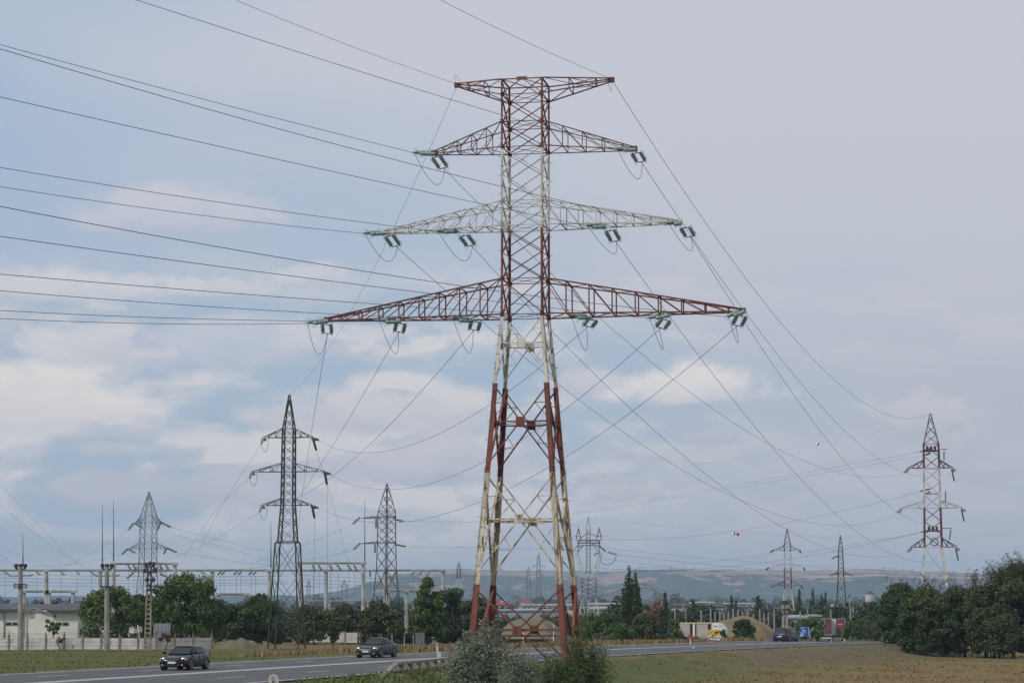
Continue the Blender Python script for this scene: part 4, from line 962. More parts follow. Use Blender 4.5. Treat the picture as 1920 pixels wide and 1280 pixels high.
# ---------------------------------------------------------------- concrete fence
M_FENCE = mat('whitewashed_concrete_panel', (0.60, 0.58, 0.56), (0.46, 0.43, 0.41), 0.9, scale=1.3, c3=(0.22, 0.15, 0.12), lo3=0.58, hi3=0.75, scale3=0.9)
M_POSTC = mat('stained_fence_post', (0.25, 0.21, 0.16), (0.18, 0.15, 0.115), 0.9, scale=2)
def fence():
    t = thing('concrete_fence', 'whitewashed concrete panel fence with barbed wire below the warehouse and trees', 'fence', at(100, 1217, 224))
    xs = np.arange(-53, 425, 34.6); d = 224.0; P = []
    for px in xs:
        p = at(px, 1217, d + max(0, (px - 300)) * 0.05); P.append((p.x, p.y, ground_z(p.x, p.y)))
    for i, (x, y, z) in enumerate(P):
        mb = MB(); mb.box((x, y, z + 0.62), (0.17, 0.17, 1.75), M_POSTC); mb.beam((x, y, z + 1.49), (x, y - 0.1, z + 1.75), 0.06, M_POSTC); mb.build('post', t)
        if i + 1 < len(P):
            x2, y2, z2 = P[i + 1]; a = math.atan2(y2 - y, x2 - x); L = math.hypot(x2 - x, y2 - y) - 0.18; cx, cy, cz = (x + x2) / 2, (y + y2) / 2, (z + z2) / 2
            mb = MB()
            for k in range(3): mb.box((cx, cy + 0.01 * k, cz + 0.02 + 0.37 * k + 0.18), (L, 0.06, 0.335), M_FENCE, a); mb.box((cx, cy + 0.015, cz + 0.37 * k + 0.375), (L, 0.03, 0.05), M_POSTC, a)
            mb.build('panel', t)
    mb = MB()
    for h in (1.35, 1.5, 1.62):
        for i in range(len(P) - 1): mb.beam((P[i][0], P[i][1] - 0.08, P[i][2] + h), (P[i + 1][0], P[i + 1][1] - 0.08, P[i + 1][2] + h + random.uniform(-.03, .03)), 0.018, M_BLACKMETAL)
    mb.build('barbed_wire', t)
    # second stretch further right between the trunks
    t = thing('concrete_fence', 'broken stretch of pale fence between trunks right of the dark green pylon', 'fence', at(600, 1210, 262))
    for px in np.arange(575, 700, 24):
        p = at(px, 1200, 262); z = ground_z(p.x, p.y); MB().box((p.x, p.y, z + 0.7), (0.16, 0.16, 1.6), M_POSTC).build('post', t); MB().box((p.x + 0.73, p.y, z + 0.75), (1.28, 0.06, 1.15), M_FENCE).build('panel', t)
fence()
# ---------------------------------------------------------------- foliage
def leaves(centers, radii, n, size, seed, up=0.35, aspect=0.6, droop=0.0, shell=0.5):
    r = np.random.default_rng(seed); k = len(centers); centers = np.array(centers, float); radii = np.array(radii, float)
    if radii.ndim == 1: radii = np.stack([radii] * 3, 1)
    w = radii.prod(1) ** (2 / 3); c = r.choice(k, n, p=w / w.sum())
    d = r.normal(size=(n, 3)); d /= np.linalg.norm(d, axis=1)[:, None]
    rad = (shell + (1 - shell) * r.random(n) ** 0.5) * (1 + 0.12 * r.normal(size=n))
    p = centers[c] + d * radii[c] * rad[:, None]
    nr = r.normal(size=(n, 3)) + d * 0.9 + np.array([0, 0, up]); nr /= np.linalg.norm(nr, axis=1)[:, None]
    a = np.cross(nr, r.normal(size=(n, 3))); a /= np.linalg.norm(a, axis=1)[:, None]; b = np.cross(nr, a)
    s = size * (0.6 + 0.8 * r.random(n))[:, None]
    q = np.stack([p - a * s, p - b * s * aspect, p + a * s, p + b * s * aspect], 1)
    return q.reshape(-1, 3)
def leafmesh(name, quads, m, parent, wv=None):
    n = len(quads) // 4; me = bpy.data.meshes.new(name); off = np.array(ORG.get(parent, (0, 0, 0)), float)
    me.vertices.add(n * 4); me.vertices.foreach_set('co', (quads - off).astype(np.float32).ravel())
    me.loops.add(n * 4); me.loops.foreach_set('vertex_index', np.arange(n * 4, dtype=np.int32))
    me.polygons.add(n); me.polygons.foreach_set('loop_start', np.arange(0, n * 4, 4, dtype=np.int32)); me.polygons.foreach_set('loop_total', np.full(n, 4, np.int32))
    me.materials.append(m); me.update(calc_edges=True); me.validate()
    o = bpy.data.objects.new(name, me); COL.objects.link(o); o.parent = parent
    if parent is not None: ORG[o] = ORG.get(parent)
    return o
def fol(name, a, b, c=None, scale=0.5):
    if name in MATS: return MATS[name]
    m = mat(name, a, b, 0.75, scale=scale, lo=0.35, hi=0.65, c3=c, lo3=0.55, hi3=0.72, scale3=scale * 0.6, spec=0.25, detail=3)
    bs = m.node_tree.nodes['Principled BSDF']; bs.inputs['Subsurface Weight'].default_value = 0.0
    return m
F_MID = fol('mid_green_leaves', (0.052, 0.092, 0.022), (0.082, 0.130, 0.032))
F_DARK = fol('dark_green_leaves', (0.034, 0.060, 0.020), (0.052, 0.085, 0.026))
F_YEL = fol('yellowish_green_leaves', (0.070, 0.115, 0.026), (0.100, 0.140, 0.036), (0.17, 0.115, 0.055), 0.35)
F_BUSH = fol('dusty_dark_leaves', (0.052, 0.068, 0.023), (0.080, 0.094, 0.032), (0.088, 0.086, 0.040), 0.3)
F_OLIVE = fol('silvery_olive_leaves', (0.145, 0.17, 0.12), (0.21, 0.235, 0.17), (0.085, 0.105, 0.065), 1.2)
F_LIME = fol('fresh_green_leaves', (0.050, 0.090, 0.022), (0.080, 0.125, 0.032), None, 1.2)
F_POP = fol('poplar_leaves', (0.036, 0.060, 0.022), (0.056, 0.085, 0.030), None, 0.4)
F_FAR = fol('distant_foliage', (0.030, 0.048, 0.024), (0.050, 0.070, 0.030), (0.07, 0.07, 0.04), 0.06)
F_RUSTY = fol('withered_brown_leaves', (0.14, 0.075, 0.045), (0.20, 0.12, 0.07), None, 1.0)
M_BARK = mat('bark', (0.075, 0.06, 0.045), (0.045, 0.038, 0.03), 0.95, scale=3)
M_BARKL = mat('grey_bark', (0.14, 0.12, 0.10), (0.09, 0.08, 0.065), 0.95, scale=3)
def tree(label, base, height, crown_r, crown_lo, n, size, m, seed, full=0.0, group=None, trunks=1, clumps=34, squash=1.0, cat='tree', name='tree', conic=0.0, bark=None, cl=0.30, ry=None, shell=0.5, lean=0.0):
    """base point, height, crown radius, height where the crown starts"""
    r = random.Random(seed); base = Vector(base); t = thing(name, label, cat, base, group=group)
    ch = height - crown_lo; cc = base + Vector((lean, 0, crown_lo + ch / 2)); ry = ry or crown_r
    cen = []; rad = []
    for i in range(clumps):
        a = r.uniform(0, 2 * math.pi); u = r.uniform(-1, 1); rr = r.uniform(0.45, 1.0) ** 0.6
        k = math.sqrt(max(0, 1 - u * u)) if u > 0 else math.sqrt(max(0, 1 - u * u)) * (1 - full) + full * (1 - 0.1 * u * u); taper = 1 - conic * (u + 1) / 2
        c = cc + Vector((math.cos(a) * k * crown_r * rr * 0.84 * taper, math.sin(a) * k * ry * rr * 0.78 * taper, u * ch / 2 * (0.86 if u > 0 else 0.95) * (rr if full == 0 else 1)))
        cen.append(c); q = crown_r * cl * r.uniform(0.65, 1.25) * (taper ** 0.6); rad.append((q, q, q * 0.75 * squash))
    mb = MB()
    for k in range(trunks):
        o = Vector((r.uniform(-0.5, 0.5) * (trunks > 1) * crown_r * 0.5, r.uniform(-0.5, 0.5) * (trunks > 1) * crown_r * 0.4, 0)); rt = max(0.05, height * 0.022) / math.sqrt(trunks)
        top = base + o * 1.6 + Vector((lean * 0.7, 0, crown_lo + ch * 0.55)); mid = base + o + Vector((r.uniform(-.2, .2), 0, crown_lo))
        mb.tube([base + o - ZZ * 0.4, base + o + ZZ * crown_lo * 0.4, mid, (mid + top) / 2, top], [rt * 1.35, rt, rt * 0.85, rt * 0.55, rt * 0.2], bark or M_BARK, 7)
        for j in range(max(3, 9 // trunks)):
            c = r.choice(cen); s = mid.lerp(top, r.uniform(0, 0.8)); mb.tube([s, s.lerp(c, 0.5) + ZZ * 0.15, c], [rt * 0.45, rt * 0.28, rt * 0.08], bark or M_BARK, 5)
    mb.build('trunk', t, True)
    leafmesh('crown', leaves(cen, rad, n, size, seed, shell=shell), m, t)
    return t
def tpx(label, px, ybase, ytop, d, wpx, crown_y, n, size, m, seed, **k):
    b = at(px, ybase, d); z0 = ground_z(b.x, d); top = at(px, ytop, d).z; k_ = d / F
    return tree(label, (b.x, d, z0), top - z0, wpx / 2 * k_, max(0.2, at(px, crown_y, d).z - z0), n, size, m, seed, **k)
tpx('round yellowish-green tree with some withered leaves behind the grey pole', 205, 1215, 1103, 236, 132, 1196, 8500, 0.15, F_YEL, 11, clumps=55, cl=0.24, full=0.7)
tpx('dark narrow tree squeezed between the two round trees', 268, 1215, 1112, 243, 62, 1200, 3500, 0.17, F_DARK, 12, clumps=30, full=0.7)
tpx('large dense round green tree, biggest of the left row', 350, 1215, 1073, 240, 152, 1200, 16000, 0.15, F_MID, 13, clumps=80, cl=0.22, trunks=2, full=0.7)
tpx('dark tree close behind the dark green pylon on its left', 437, 1213, 1130, 262, 80, 1200, 4500, 0.17, F_DARK, 14, clumps=36, full=0.7)
tpx('low dark tree directly behind the legs of the dark green pylon', 487, 1213, 1117, 266, 92, 1198, 5500, 0.17, F_DARK, 15, clumps=40, trunks=2, full=0.7)
tpx('dark spreading tree right of the dark green pylon', 580, 1212, 1135, 256, 92, 1196, 5000, 0.16, F_BUSH, 16, clumps=40, trunks=2, full=0.7)
tpx('tree with many stems between the small tree and the grey car', 650, 1212, 1137, 268, 80, 1195, 4500, 0.16, F_BUSH, 17, clumps=36, trunks=3, full=0.7)
tpx('rounded tree just behind the grey car', 715, 1210, 1131, 262, 92, 1202, 6500, 0.16, F_BUSH, 18, clumps=40, trunks=2, full=0.7)
tpx('tall pointed dense tree left of the big pylon', 802, 1210, 1078, 256, 84, 1195, 9000, 0.15, F_MID, 19, clumps=60, conic=0.55, cl=0.30, full=0.7)
tpx('broad dark tree filling the gap left of the big pylon legs', 850, 1210, 1103, 266, 90, 1200, 7000, 0.17, F_DARK, 20, clumps=46, full=0.7)
tpx('small dark tree seen between the left legs of the big pylon', 905, 1208, 1122, 275, 70, 1200, 4500, 0.17, F_DARK, 21, clumps=30, full=0.7)
tpx('young single tree standing at the far verge of the road', 625, 1226, 1168, 193, 24, 1205, 1500, 0.09, F_DARK, 22, clumps=16, cl=0.4)
tpx('thin young tree with sparse leaves in front of the warehouse', 97, 1213, 1148, 229, 30, 1192, 330, 0.13, F_YEL, 23, clumps=14)
tpx('rusty brown shrub by the concrete fence left of the first car', 311, 1216, 1186, 222, 26, 1204, 700, 0.09, F_RUSTY, 24, clumps=12, cat='shrub', name='shrub')
tpx('withered brown shrub at the foot of the thin young tree', 112, 1217, 1192, 222, 22, 1208, 200, 0.08, F_RUSTY, 25, clumps=8, cat='shrub', name='shrub')
for i, (px, yb, yt, d, w) in enumerate(((455, 1213, 1195, 222, 30), (700, 1212, 1199, 236, 24), (770, 1209, 1197, 240, 26))):
    pass
# dark undergrowth along the fence line and under the trees
r = random.Random(77)
for i, px in enumerate(list(range(425, 620, 22)) + list(range(640, 940, 24))):
    tpx('dense dark undergrowth bush beneath the trees behind the far verge', px, 1213, r.uniform(1168, 1180), 270 + r.uniform(-6, 6), 44, 1213, 1300, 0.17, (F_DARK, F_BUSH)[i % 2], 300 + i, clumps=14, full=1.0, cat='bush', name='bush', group='undergrowth bushes behind the far verge')
# poplars
def poplar(label, px, ybase, ytop, d, w, n, size, m, seed, group=None, spikes=4):
    r = random.Random(seed); b = at(px, ybase, d); z0 = ground_z(b.x, d); k = d / F; base = Vector((b.x, d, z0)); t = thing('poplar_tree', label, 'poplar', base, group=group)
    cen = []; rad = []; mb = MB()
    for s in range(spikes):
        dx = (s - (spikes - 1) / 2) / max(1, spikes) * w * k * 0.8; h = (at(px, ytop, d).z - z0) * ((0.70, 0.86, 1.0, 0.84, 0.93, 0.72)[s] if spikes == 6 else 1.0 if s == spikes // 2 else r.uniform(0.68, 0.9)); dy = r.uniform(-1, 1) * w * k * 0.25
        for j in range(10):
            f = 0.14 + 0.84 * j / 9; q = w * k * (0.17 if spikes > 2 else 0.24 if spikes > 1 else 0.5) * (1.0 - 0.85 * f ** 2) + 0.10; cen.append(base + Vector((dx * (0.6 + 0.4 * f) + r.uniform(-.2, .2) * q, dy, h * f))); rad.append((q, q, h * 0.075))
        mb.tube([base + Vector((dx * 0.2, 0, -0.3)), base + Vector((dx * 0.6, dy, h * 0.4)), base + Vector((dx, dy, h * 0.95))], [h * 0.016, h * 0.01, 0.03], M_BARK, 6)
    mb.build('trunk', t, True); leafmesh('crown', leaves(cen, rad, n, size, seed, shell=0.35, up=0.8), m, t); return t
poplar('tall dark many-pointed poplar right of the big pylon', 1183, 1200, 1065, 275, 46, 9000, 0.13, F_POP, 31, spikes=6)
poplar('narrow dark poplar under the right end of the arched girder', 1243, 1195, 1114, 300, 22, 3500, 0.17, F_POP, 32, spikes=2)
poplar('slim dark poplar beside the white truck', 1300, 1190, 1125, 420, 14, 2500, 0.22, F_POP, 33, spikes=1)
for i, (px, yt, w) in enumerate(((1372, 1119, 10), (1380, 1128, 8), (1420, 1121, 9), (1426, 1126, 7), (1499, 1108, 10), (1522, 1106, 12), (1546, 1113, 16), (1541, 1118, 10), (1423, 1120, 8))):
    poplar('small distant poplar in the hazy row, %s' % ['left of the mound', 'the shorter one beside it', 'middle of the row', 'shorter twin in the middle', 'between the two small pylons, left', 'between the two small pylons, tallest', 'right, broadest', 'right, lower', 'narrow middle one'][i], px, 1152, yt, 700, w, 900, 0.42, F_FAR, 40 + i, 'distant poplars in a row', 1 if w < 12 else 2)
tpx('green bushy tree behind the road right of the big pylon legs', 1125, 1202, 1150, 275, 80, 1200, 4500, 0.15, F_MID, 51, clumps=36, cat='bush', name='bush', squash=1.1, full=0.8)
tpx('dark bush at the foot of the tall poplar', 1210, 1203, 1150, 268, 60, 1202, 4500, 0.15, F_BUSH, 52, clumps=34, cat='bush', name='bush', full=0.8)
tpx('low green bush left of the blue van', 1160, 1204, 1168, 262, 60, 1204, 2500, 0.14, F_MID, 53, clumps=24, cat='bush', name='bush', full=0.8)
tpx('bright green shrub behind the blue van', 1262, 1190, 1160, 330, 28, 1188, 1400, 0.17, F_LIME, 54, clumps=16, cat='shrub', name='shrub')
tpx('low green shrubs in front of the white truck', 1268, 1203, 1180, 285, 44, 1202, 1500, 0.13, F_MID, 55, clumps=18, cat='shrub', name='shrub')
tpx('round dark bush in front of the blue vehicle by the mound', 1394, 1201, 1162, 285, 48, 1200, 3800, 0.13, F_DARK, 56, clumps=30, cat='bush', name='bush', full=0.8)
tpx('small bush just right of the yellow town sign', 1352, 1201, 1178, 282, 22, 1200, 1000, 0.13, F_DARK, 57, clumps=12, cat='bush', name='bush', full=0.8)
tpx('green bush behind the blue direction sign', 1520, 1196, 1160, 360, 60, 1195, 3000, 0.19, F_MID, 58, clumps=26, cat='bush', name='bush', full=0.8)
tpx('green bush right of the box trucks', 1598, 1200, 1162, 372, 36, 1199, 2500, 0.18, F_MID, 59, clumps=22, cat='bush', name='bush', full=0.8)
tpx('withered brownish tree under the arched girder', 1225, 1195, 1120, 320, 40, 1185, 900, 0.20, F_RUSTY, 60, clumps=20)
# dense hedge-like trees on the right edge
for i, (px, yt, w, d, m, n, l) in enumerate(((1650, 1140, 50, 330, F_BUSH, 3000, 'dark tree at the left end behind the roadside hedge'), (1690, 1092, 78, 246, F_DARK, 10000, 'first big dark bush at the left end of the right-hand thicket'), (1742, 1096, 86, 240, F_MID, 10000, 'green bush with a ragged top in front of the banded pylon'),
        (1800, 1100, 92, 236, F_BUSH, 11000, 'broad dusty bush in the middle of the right-hand thicket'), (1858, 1082, 96, 232, F_BUSH, 11000, 'tall dusty bush near the right frame edge'), (1915, 1056, 110, 229, F_BUSH, 13000, 'tallest bush, cut by the right frame edge'), (1980, 1060, 90, 231, F_BUSH, 6000, 'bush outside the right frame edge'))):
    tpx(l, px, 1221, yt, d, w * 1.22, 1219, int(n * 1.2), 0.13, m, 70 + i, clumps=60, cl=0.27, cat='bush', name='bush', trunks=4, full=1.0, group='bushes of the right-hand thicket' if i not in (0,) else None)
for i in range(9):
    px = 1712 + i * 27; tpx('dense dusty growth packed between the bushes of the right-hand thicket', px, 1222, (1124, 1112, 1118, 1108, 1116, 1104, 1112, 1098, 1092)[i], 233, 62, 1222, 4800, 0.13, F_BUSH if i % 3 else F_DARK, 330 + i, clumps=30, full=1.0, cat='bush', name='bush', group='low growth under the right-hand thicket')
# twigs reaching out of the thicket tops
def twigs(px0, px1, ytop, d, n, seed, label):
    r = random.Random(seed); mb = MB(); cen = []
    for i in range(n):
        px = r.uniform(px0, px1); y0 = ytop(px) + 16; b = at(px, y0, d); L = r.uniform(0.8, 2.1); dx = r.uniform(-0.5, 0.5)
        p = [b + Vector((dx * f * L, 0, f * L)) for f in (0, 0.5, 1)]; mb.tube(p, [0.022, 0.014, 0.006], M_BARK, 4)
        for j in range(7):
            f = r.uniform(0.25, 1); s = r.choice((-1, 1)); q = b + Vector((dx * f * L, 0, f * L)); e = q + Vector((s * r.uniform(0.1, 0.4), r.uniform(-.1, .1), r.uniform(0.05, 0.4))); mb.tube([q, e], [0.010, 0.005], M_BARK, 3); cen.append(e); cen.append(q.lerp(e, 0.5))
    t = thing('bush', label, 'bush', at((px0 + px1) / 2, 1215, d), group=None); mb.build('branches', t)
    leafmesh('leaves', leaves([tuple(c) for c in cen], [0.11] * len(cen), len(cen) * 3, 0.055, seed), F_BUSH, t)
twigs(1815, 1925, lambda x: 1092 - (x - 1815) * 0.38, 227, 60, 90, 'nearly bare twigs rising above the right-hand thicket')
twigs(1660, 1800, lambda x: 1098, 236, 26, 91, 'ragged leafy shoots on top of the thicket before the banded pylon')
# foreground bushes
def shoots(label, px, d, top_py, wpx, n, seed, m, leafsize, per, ang, gz0, name='bush', arch=0.3, thick=0.03):
    r = random.Random(seed); k = d / F; b = at(px, 1290, d); base = Vector((b.x, d, gz0)); H = at(px, top_py, d).z - gz0; Wd = wpx / 2 * k
    t = thing(name, label, 'bush', base); mb = MB(); P = []; D = []
    for i in range(n):
        a = r.uniform(0, 2 * math.pi); f = math.sqrt(r.random()); ox, oy = math.cos(a) * f, math.sin(a) * f
        hh = H * (1 - 0.45 * f * f) * r.uniform(0.72, 1.06); s = base + Vector((ox * Wd * 0.35, oy * Wd * 0.35, 0)); e = base + Vector((ox * Wd * 0.95, oy * Wd * 0.8, hh)); mid = s.lerp(e, 0.55) + Vector((-ox, -oy, 0)) * Wd * 0.15 + ZZ * hh * 0.12
        pts = [s * (1 - q) ** 2 + mid * 2 * q * (1 - q) + e * q * q for q in (0, .25, .5, .75, 1)]; mb.tube(pts, [thick, thick * .8, thick * .55, thick * .35, thick * .15], M_BARKL, 5)
        for j in range(per):
            q = r.uniform(0.22, 1.0) ; p = s * (1 - q) ** 2 + mid * 2 * q * (1 - q) + e * q * q
            dr = Vector((r.gauss(0, 1), r.gauss(0, 1), r.gauss(0.4, 0.7))).normalized(); L = r.uniform(0.15, 0.42) * arch / 0.3
            if j % 3 == 0: mb.tube([p, p + dr * L], [thick * .25, thick * .08], M_BARKL, 3, False)
            for jj in range(ang): u = (jj + 1) / ang; P.append(p + dr * L * u + Vector((r.gauss(0, .025), r.gauss(0, .025), -0.06 * u * u + r.gauss(0, .02)))); D.append(dr)
    mb.build('branches', t)
    rr = np.random.default_rng(seed); P = np.array(P); D = np.array(D); n_ = len(P); ax = D * 0.8 + rr.normal(size=(n_, 3)) * 0.6; ax /= np.linalg.norm(ax, axis=1)[:, None]
    nb = np.cross(ax, rr.normal(size=(n_, 3))); nb /= np.linalg.norm(nb, axis=1)[:, None]; s = leafsize * (0.6 + 0.7 * rr.random(n_))[:, None]
    q = np.stack([P, P + ax * s * 0.5 + nb * s * 0.17, P + ax * s, P + ax * s * 0.5 - nb * s * 0.17], 1).reshape(-1, 3)
    leafmesh('leaves', q, m, t); return t
shoots('large silvery grey-green bush in front of the left legs of the big pylon', 912, 93, 1172, 176, 165, 101, F_OLIVE, 0.12, 26, 8, -1.1)
shoots('lower silvery bush leaning right beside the large silvery one', 972, 90, 1212, 96, 70, 102, F_OLIVE, 0.11, 22, 8, -1.1)
shoots('feathery fresh green bush around the front right leg of the big pylon', 1092, 95, 1180, 132, 76, 103, F_LIME, 0.12, 16, 9, -1.1, arch=0.6)
shoots('small dark green bush between the silvery bush and the front pylon leg', 1030, 96, 1222, 80, 40, 104, F_MID, 0.10, 16, 8, -1.1, arch=0.4)
# background trees of the plain
def protos():
    out = []
    for i in range(4):
        t = tree('dark tree in the hazy belt of trees behind the town', (0, 0, -50), 9, 5.0, 0.6, 700, 0.55, F_FAR, 200 + i, clumps=22, cl=0.34)
        out.append(t)
    return out
PT = protos(); first = [True] * 4
BT = []
r = random.Random(5)
for band, (d0, d1, x0, x1, n, hs) in enumerate(((430, 620, -40, 880, 46, 0.75), (440, 760, 1120, 1700, 110, 0.60), (850, 1300, 860, 1720, 80, 0.9), (900, 1600, -40, 880, 30, 0.9), (420, 560, 880, 1120, 14, 0.5), (380, 460, 1600, 1700, 8, 0.55))):
    for i in range(n):
        d = r.uniform(d0, d1); px = x0 + (x1 - x0) * (i + r.random()) / n; j = r.randrange(4)
        if band == 1 and d < 620 and 1330 < px < 1450: d = 720
        s = hs * (r.uniform(0.75, 1.5) if band == 1 else r.uniform(0.7, 1.2)); x = (px - 960) / F * d
        o = PT[j] if first[j] else copy_tree(PT[j]); first[j] = False
        o.location = (x, d, ground_z(x, d) - 0.2); o.scale = (s * r.uniform(0.9, 1.5), s, s); o.rotation_euler = (0, 0, r.uniform(0, 6))
        o['group'] = ['trees beyond the substation on the left', 'trees among the poles right of the big pylon', 'trees around the distant town', 'distant trees on the left plain', 'trees behind the big pylon legs', 'trees behind the right hedge'][band]
        o['label'] = ['dark tree in the belt beyond the substation on the left', 'hazy tree among the grey poles right of the big pylon', 'small hazy tree among the distant town roofs', 'tiny hazy tree on the far plain at the left', 'tree seen low between the legs of the big pylon', 'dark tree in the gap left of the right-hand thicket'][band]
# ---------------------------------------------------------------- vehicles
def carpaint(name, c, rough=0.32):
    m = mat(name, c, rough=rough, metal=0.1, spec=0.3); m.node_tree.nodes['Principled BSDF'].inputs['Coat Weight'].default_value = 0.08; return m
P_BLACK = carpaint('black_car_paint', (0.006, 0.0065, 0.010), 0.22); P_GREY = carpaint('dark_grey_car_paint', (0.022, 0.024, 0.031)); P_NAVY = carpaint('dark_blue_car_paint', (0.028, 0.035, 0.065)); P_BLUE = carpaint('blue_van_paint', (0.05, 0.10, 0.22), 0.4)
M_GLASS = mat('tinted_glass_painted_reflection', (0.022, 0.032, 0.036), rough=0.25, spec=0.12); M_TYRE = mat('tyre_rubber', (0.015, 0.015, 0.016), rough=0.9); M_RIM = mat('alloy_rim', (0.30, 0.31, 0.33), rough=0.35, metal=0.8)  # window glass: teal tint lightened to hold painted-in reflections
M_CHROME = mat('chrome', (0.6, 0.6, 0.62), rough=0.15, metal=1.0); M_PLATE = mat('white_number_plate', (0.62, 0.64, 0.66), rough=0.5); M_PLBLUE = mat('blue_plate_band', (0.03, 0.08, 0.4), rough=0.5)
M_LAMP = mat('lit_headlamp', (0.8, 0.7, 0.5), emit=((1.0, 0.72, 0.42), 2.2)); M_LENS = mat('clear_lamp_lens', (0.45, 0.45, 0.45), rough=0.15); M_AMBER = mat('amber_lens', (0.5, 0.18, 0.04), rough=0.3); M_RLAMP = mat('red_tail_lamp', (0.30, 0.015, 0.015), rough=0.25)
def loft(mb, secs, m, cap=True):
    n = len(secs[0]); vs = [v for s in secs for v in s]; fs = []
    for i in range(len(secs) - 1):
        for k in range(n): k2 = (k + 1) % n; fs.append((i * n + k, (i + 1) * n + k, (i + 1) * n + k2, i * n + k2))
    if cap: fs.append(tuple(range(n))[::-1][::-1]); fs.append(tuple((len(secs) - 1) * n + k for k in range(n))[::-1])
    mb.add(vs, fs, m)
def car(label, group, loc, heading, paint, L=4.5, Wd=1.8, H=1.43, estate=True, lights=True, rear=False, scale=1.0):
    t = thing('car', label, 'car', (0, 0, 0), group=group); hw = Wd / 2
    # lower body (x, half width, z bottom, z belt, belt inset)
    st = [(L * .5, .62, .38, .56, .05), (L * .485, .80, .24, .66, .06), (L * .455, .94, .19, .72, .08), (L * .40, .99, .18, .77, .10), (L * .31, 1.0, .18, .83, .09), (L * .20, 1.0, .18, .91, .06), (L * .08, 1.0, .18, .935, .05),
          (-L * .15, 1.0, .18, .955, .05), (-L * .32, 1.0, .18, .97, .06), (-L * .42, .985, .20, .985, .07), (-L * .47, .94, .26, .95 if not estate else .98, .08), (-L * .50, .82, .36, .80 if not estate else .90, .1)]
    mb = MB(); secs = []
    for x, w, zb, zt, ins in st:
        w *= hw; secs.append([(x, -w * .90, zb), (x, -w, zb + .14), (x, -w * 1.0, zb + .30), (x, -w * .985, zt - .16), (x, -w * .95, zt - .05), (x, -w * (1 - ins) * .93, zt), (x, -w * .4, zt + .025), (x, w * .4, zt + .025), (x, w * (1 - ins) * .93, zt), (x, w * .95, zt - .05), (x, w * .985, zt - .16), (x, w, zb + .30), (x, w, zb + .14), (x, w * .90, zb)])
    loft(mb, secs, paint); mb.build('body', t, True)
    # cabin: lower row on the belt, upper row at the roof
    zb = .93; ro = H
    low = [(L * .225, .80), (L * .05, .90), (-L * .15, .91), (-L * .30, .90), (-L * (.485 if estate else .36), .82)]
    upx = [(L * .04, .61), (L * -.03, .66), (-L * .14, .67), (-L * .28 if estate else -L * .20, .65), (-L * (.41 if estate else .27), .58)]
    zz_ = [H - .05, H - .005, H, H - .005 - (0 if estate else .02), H - .05 - (0 if estate else .03)]
    mb = MB(); secs = []
    for (xl, wl), (xu, wu), z in zip(low, upx, zz_):
        wl *= hw; wu *= hw; secs.append([(xl, -wl, zb), (xu, -wu, z - .05), (xu, -wu * .85, z), (xu, 0, z + .015), (xu, wu * .85, z), (xu, wu, z - .05), (xl, wl, zb)])
    loft(mb, secs, paint); mb.build('cabin', t, True)
    def pane(name, pts, m, push):
        c = sum((Vector(p) for p in pts), Vector()) / len(pts); n = (Vector(pts[1]) - Vector(pts[0])).cross(Vector(pts[2]) - Vector(pts[0])).normalized(); push = Vector(push)
        if n.dot(push) < 0: n = -n
        a = [Vector(p) + n * .012 for p in pts]; b = [Vector(p) - n * .03 for p in pts]; k = len(pts)
        mb = MB(); mb.add(a + b, [tuple(range(k)), tuple(range(2 * k - 1, k - 1, -1))] + [(i, (i + 1) % k, k + (i + 1) % k, k + i) for i in range(k)], m); return mb.build(name, t)
    def lp(i, s, f):  # point on the cabin side i, fraction f up
        (xl, wl), (xu, wu), z = low[i], upx[i], zz_[i]; return Vector((xl + (xu - xl) * f, s * hw * (wl + (wu - wl) * f), zb + (z - .05 - zb) * f))
    pane('windscreen', [lp(0, -1, .08) * 1 + Vector((0, .05, 0)), lp(0, 1, .08) - Vector((0, .05, 0)), lp(0, 1, .93) - Vector((0, .06, 0)), lp(0, -1, .93) + Vector((0, .06, 0))], M_GLASS, (1, 0, .5))
    pane('rear_window', [lp(4, -1, .15) + Vector((0, .08, 0)), lp(4, 1, .15) - Vector((0, .08, 0)), lp(4, 1, .88) - Vector((0, .08, 0)), lp(4, -1, .88) + Vector((0, .08, 0))], M_GLASS, (-1, 0, .5))
    for s in (-1, 1):
        for i, j in ((0, 1), (1, 2), (2, 3)) + (((3, 4),) if estate else ()):
            f0 = .12; g0 = .25 if i == 0 else .04
            q = [lp(i, s, f0).lerp(lp(j, s, f0), g0), lp(i, s, f0).lerp(lp(j, s, f0), .96 if j < 4 else .8), lp(i, s, .9).lerp(lp(j, s, .9), .96 if j < 4 else .8), lp(i, s, .9).lerp(lp(j, s, .9), .10 if i == 0 else .04)]
            pane('side_window', q, M_GLASS, (0, s, 0))
        m2 = MB(); m2.box((L * .185, s * (hw + .09), 1.0), (.12, .20, .14), paint); m2.beam((L * .185, s * hw * .9, .95), (L * .185, s * (hw + .02), .98), .05, paint); m2.build('wing_mirror', t)
        for x in (L * .31, -L * .305):
            mb = MB(); mb.lathe((x, s * (hw - .235), .335), (0, s, 0), [(0, .30), (.02, .325), (.19, .33), (.225, .31), (.23, .24), (.20, .235), (.20, 0.001)], M_TYRE, 20); w = mb.build('wheel', t, False)
            mb = MB()
            mb.ring((x, s * (hw + 0.0), .335), (0, 1, 0), .215, .022, M_RIM, 20); mb.lathe((x, s * (hw - .03), .335), (0, s, 0), [(0, .06), (.03, .05), (.032, .001)], M_RIM, 10)
            for k in range(7): a = 2 * math.pi * k / 7; mb.beam((x, s * (hw - .012), .335), (x + math.cos(a) * .21, s * (hw - .012), .335 + math.sin(a) * .21), .045, M_RIM, .02)
            mb.build('rim', w)
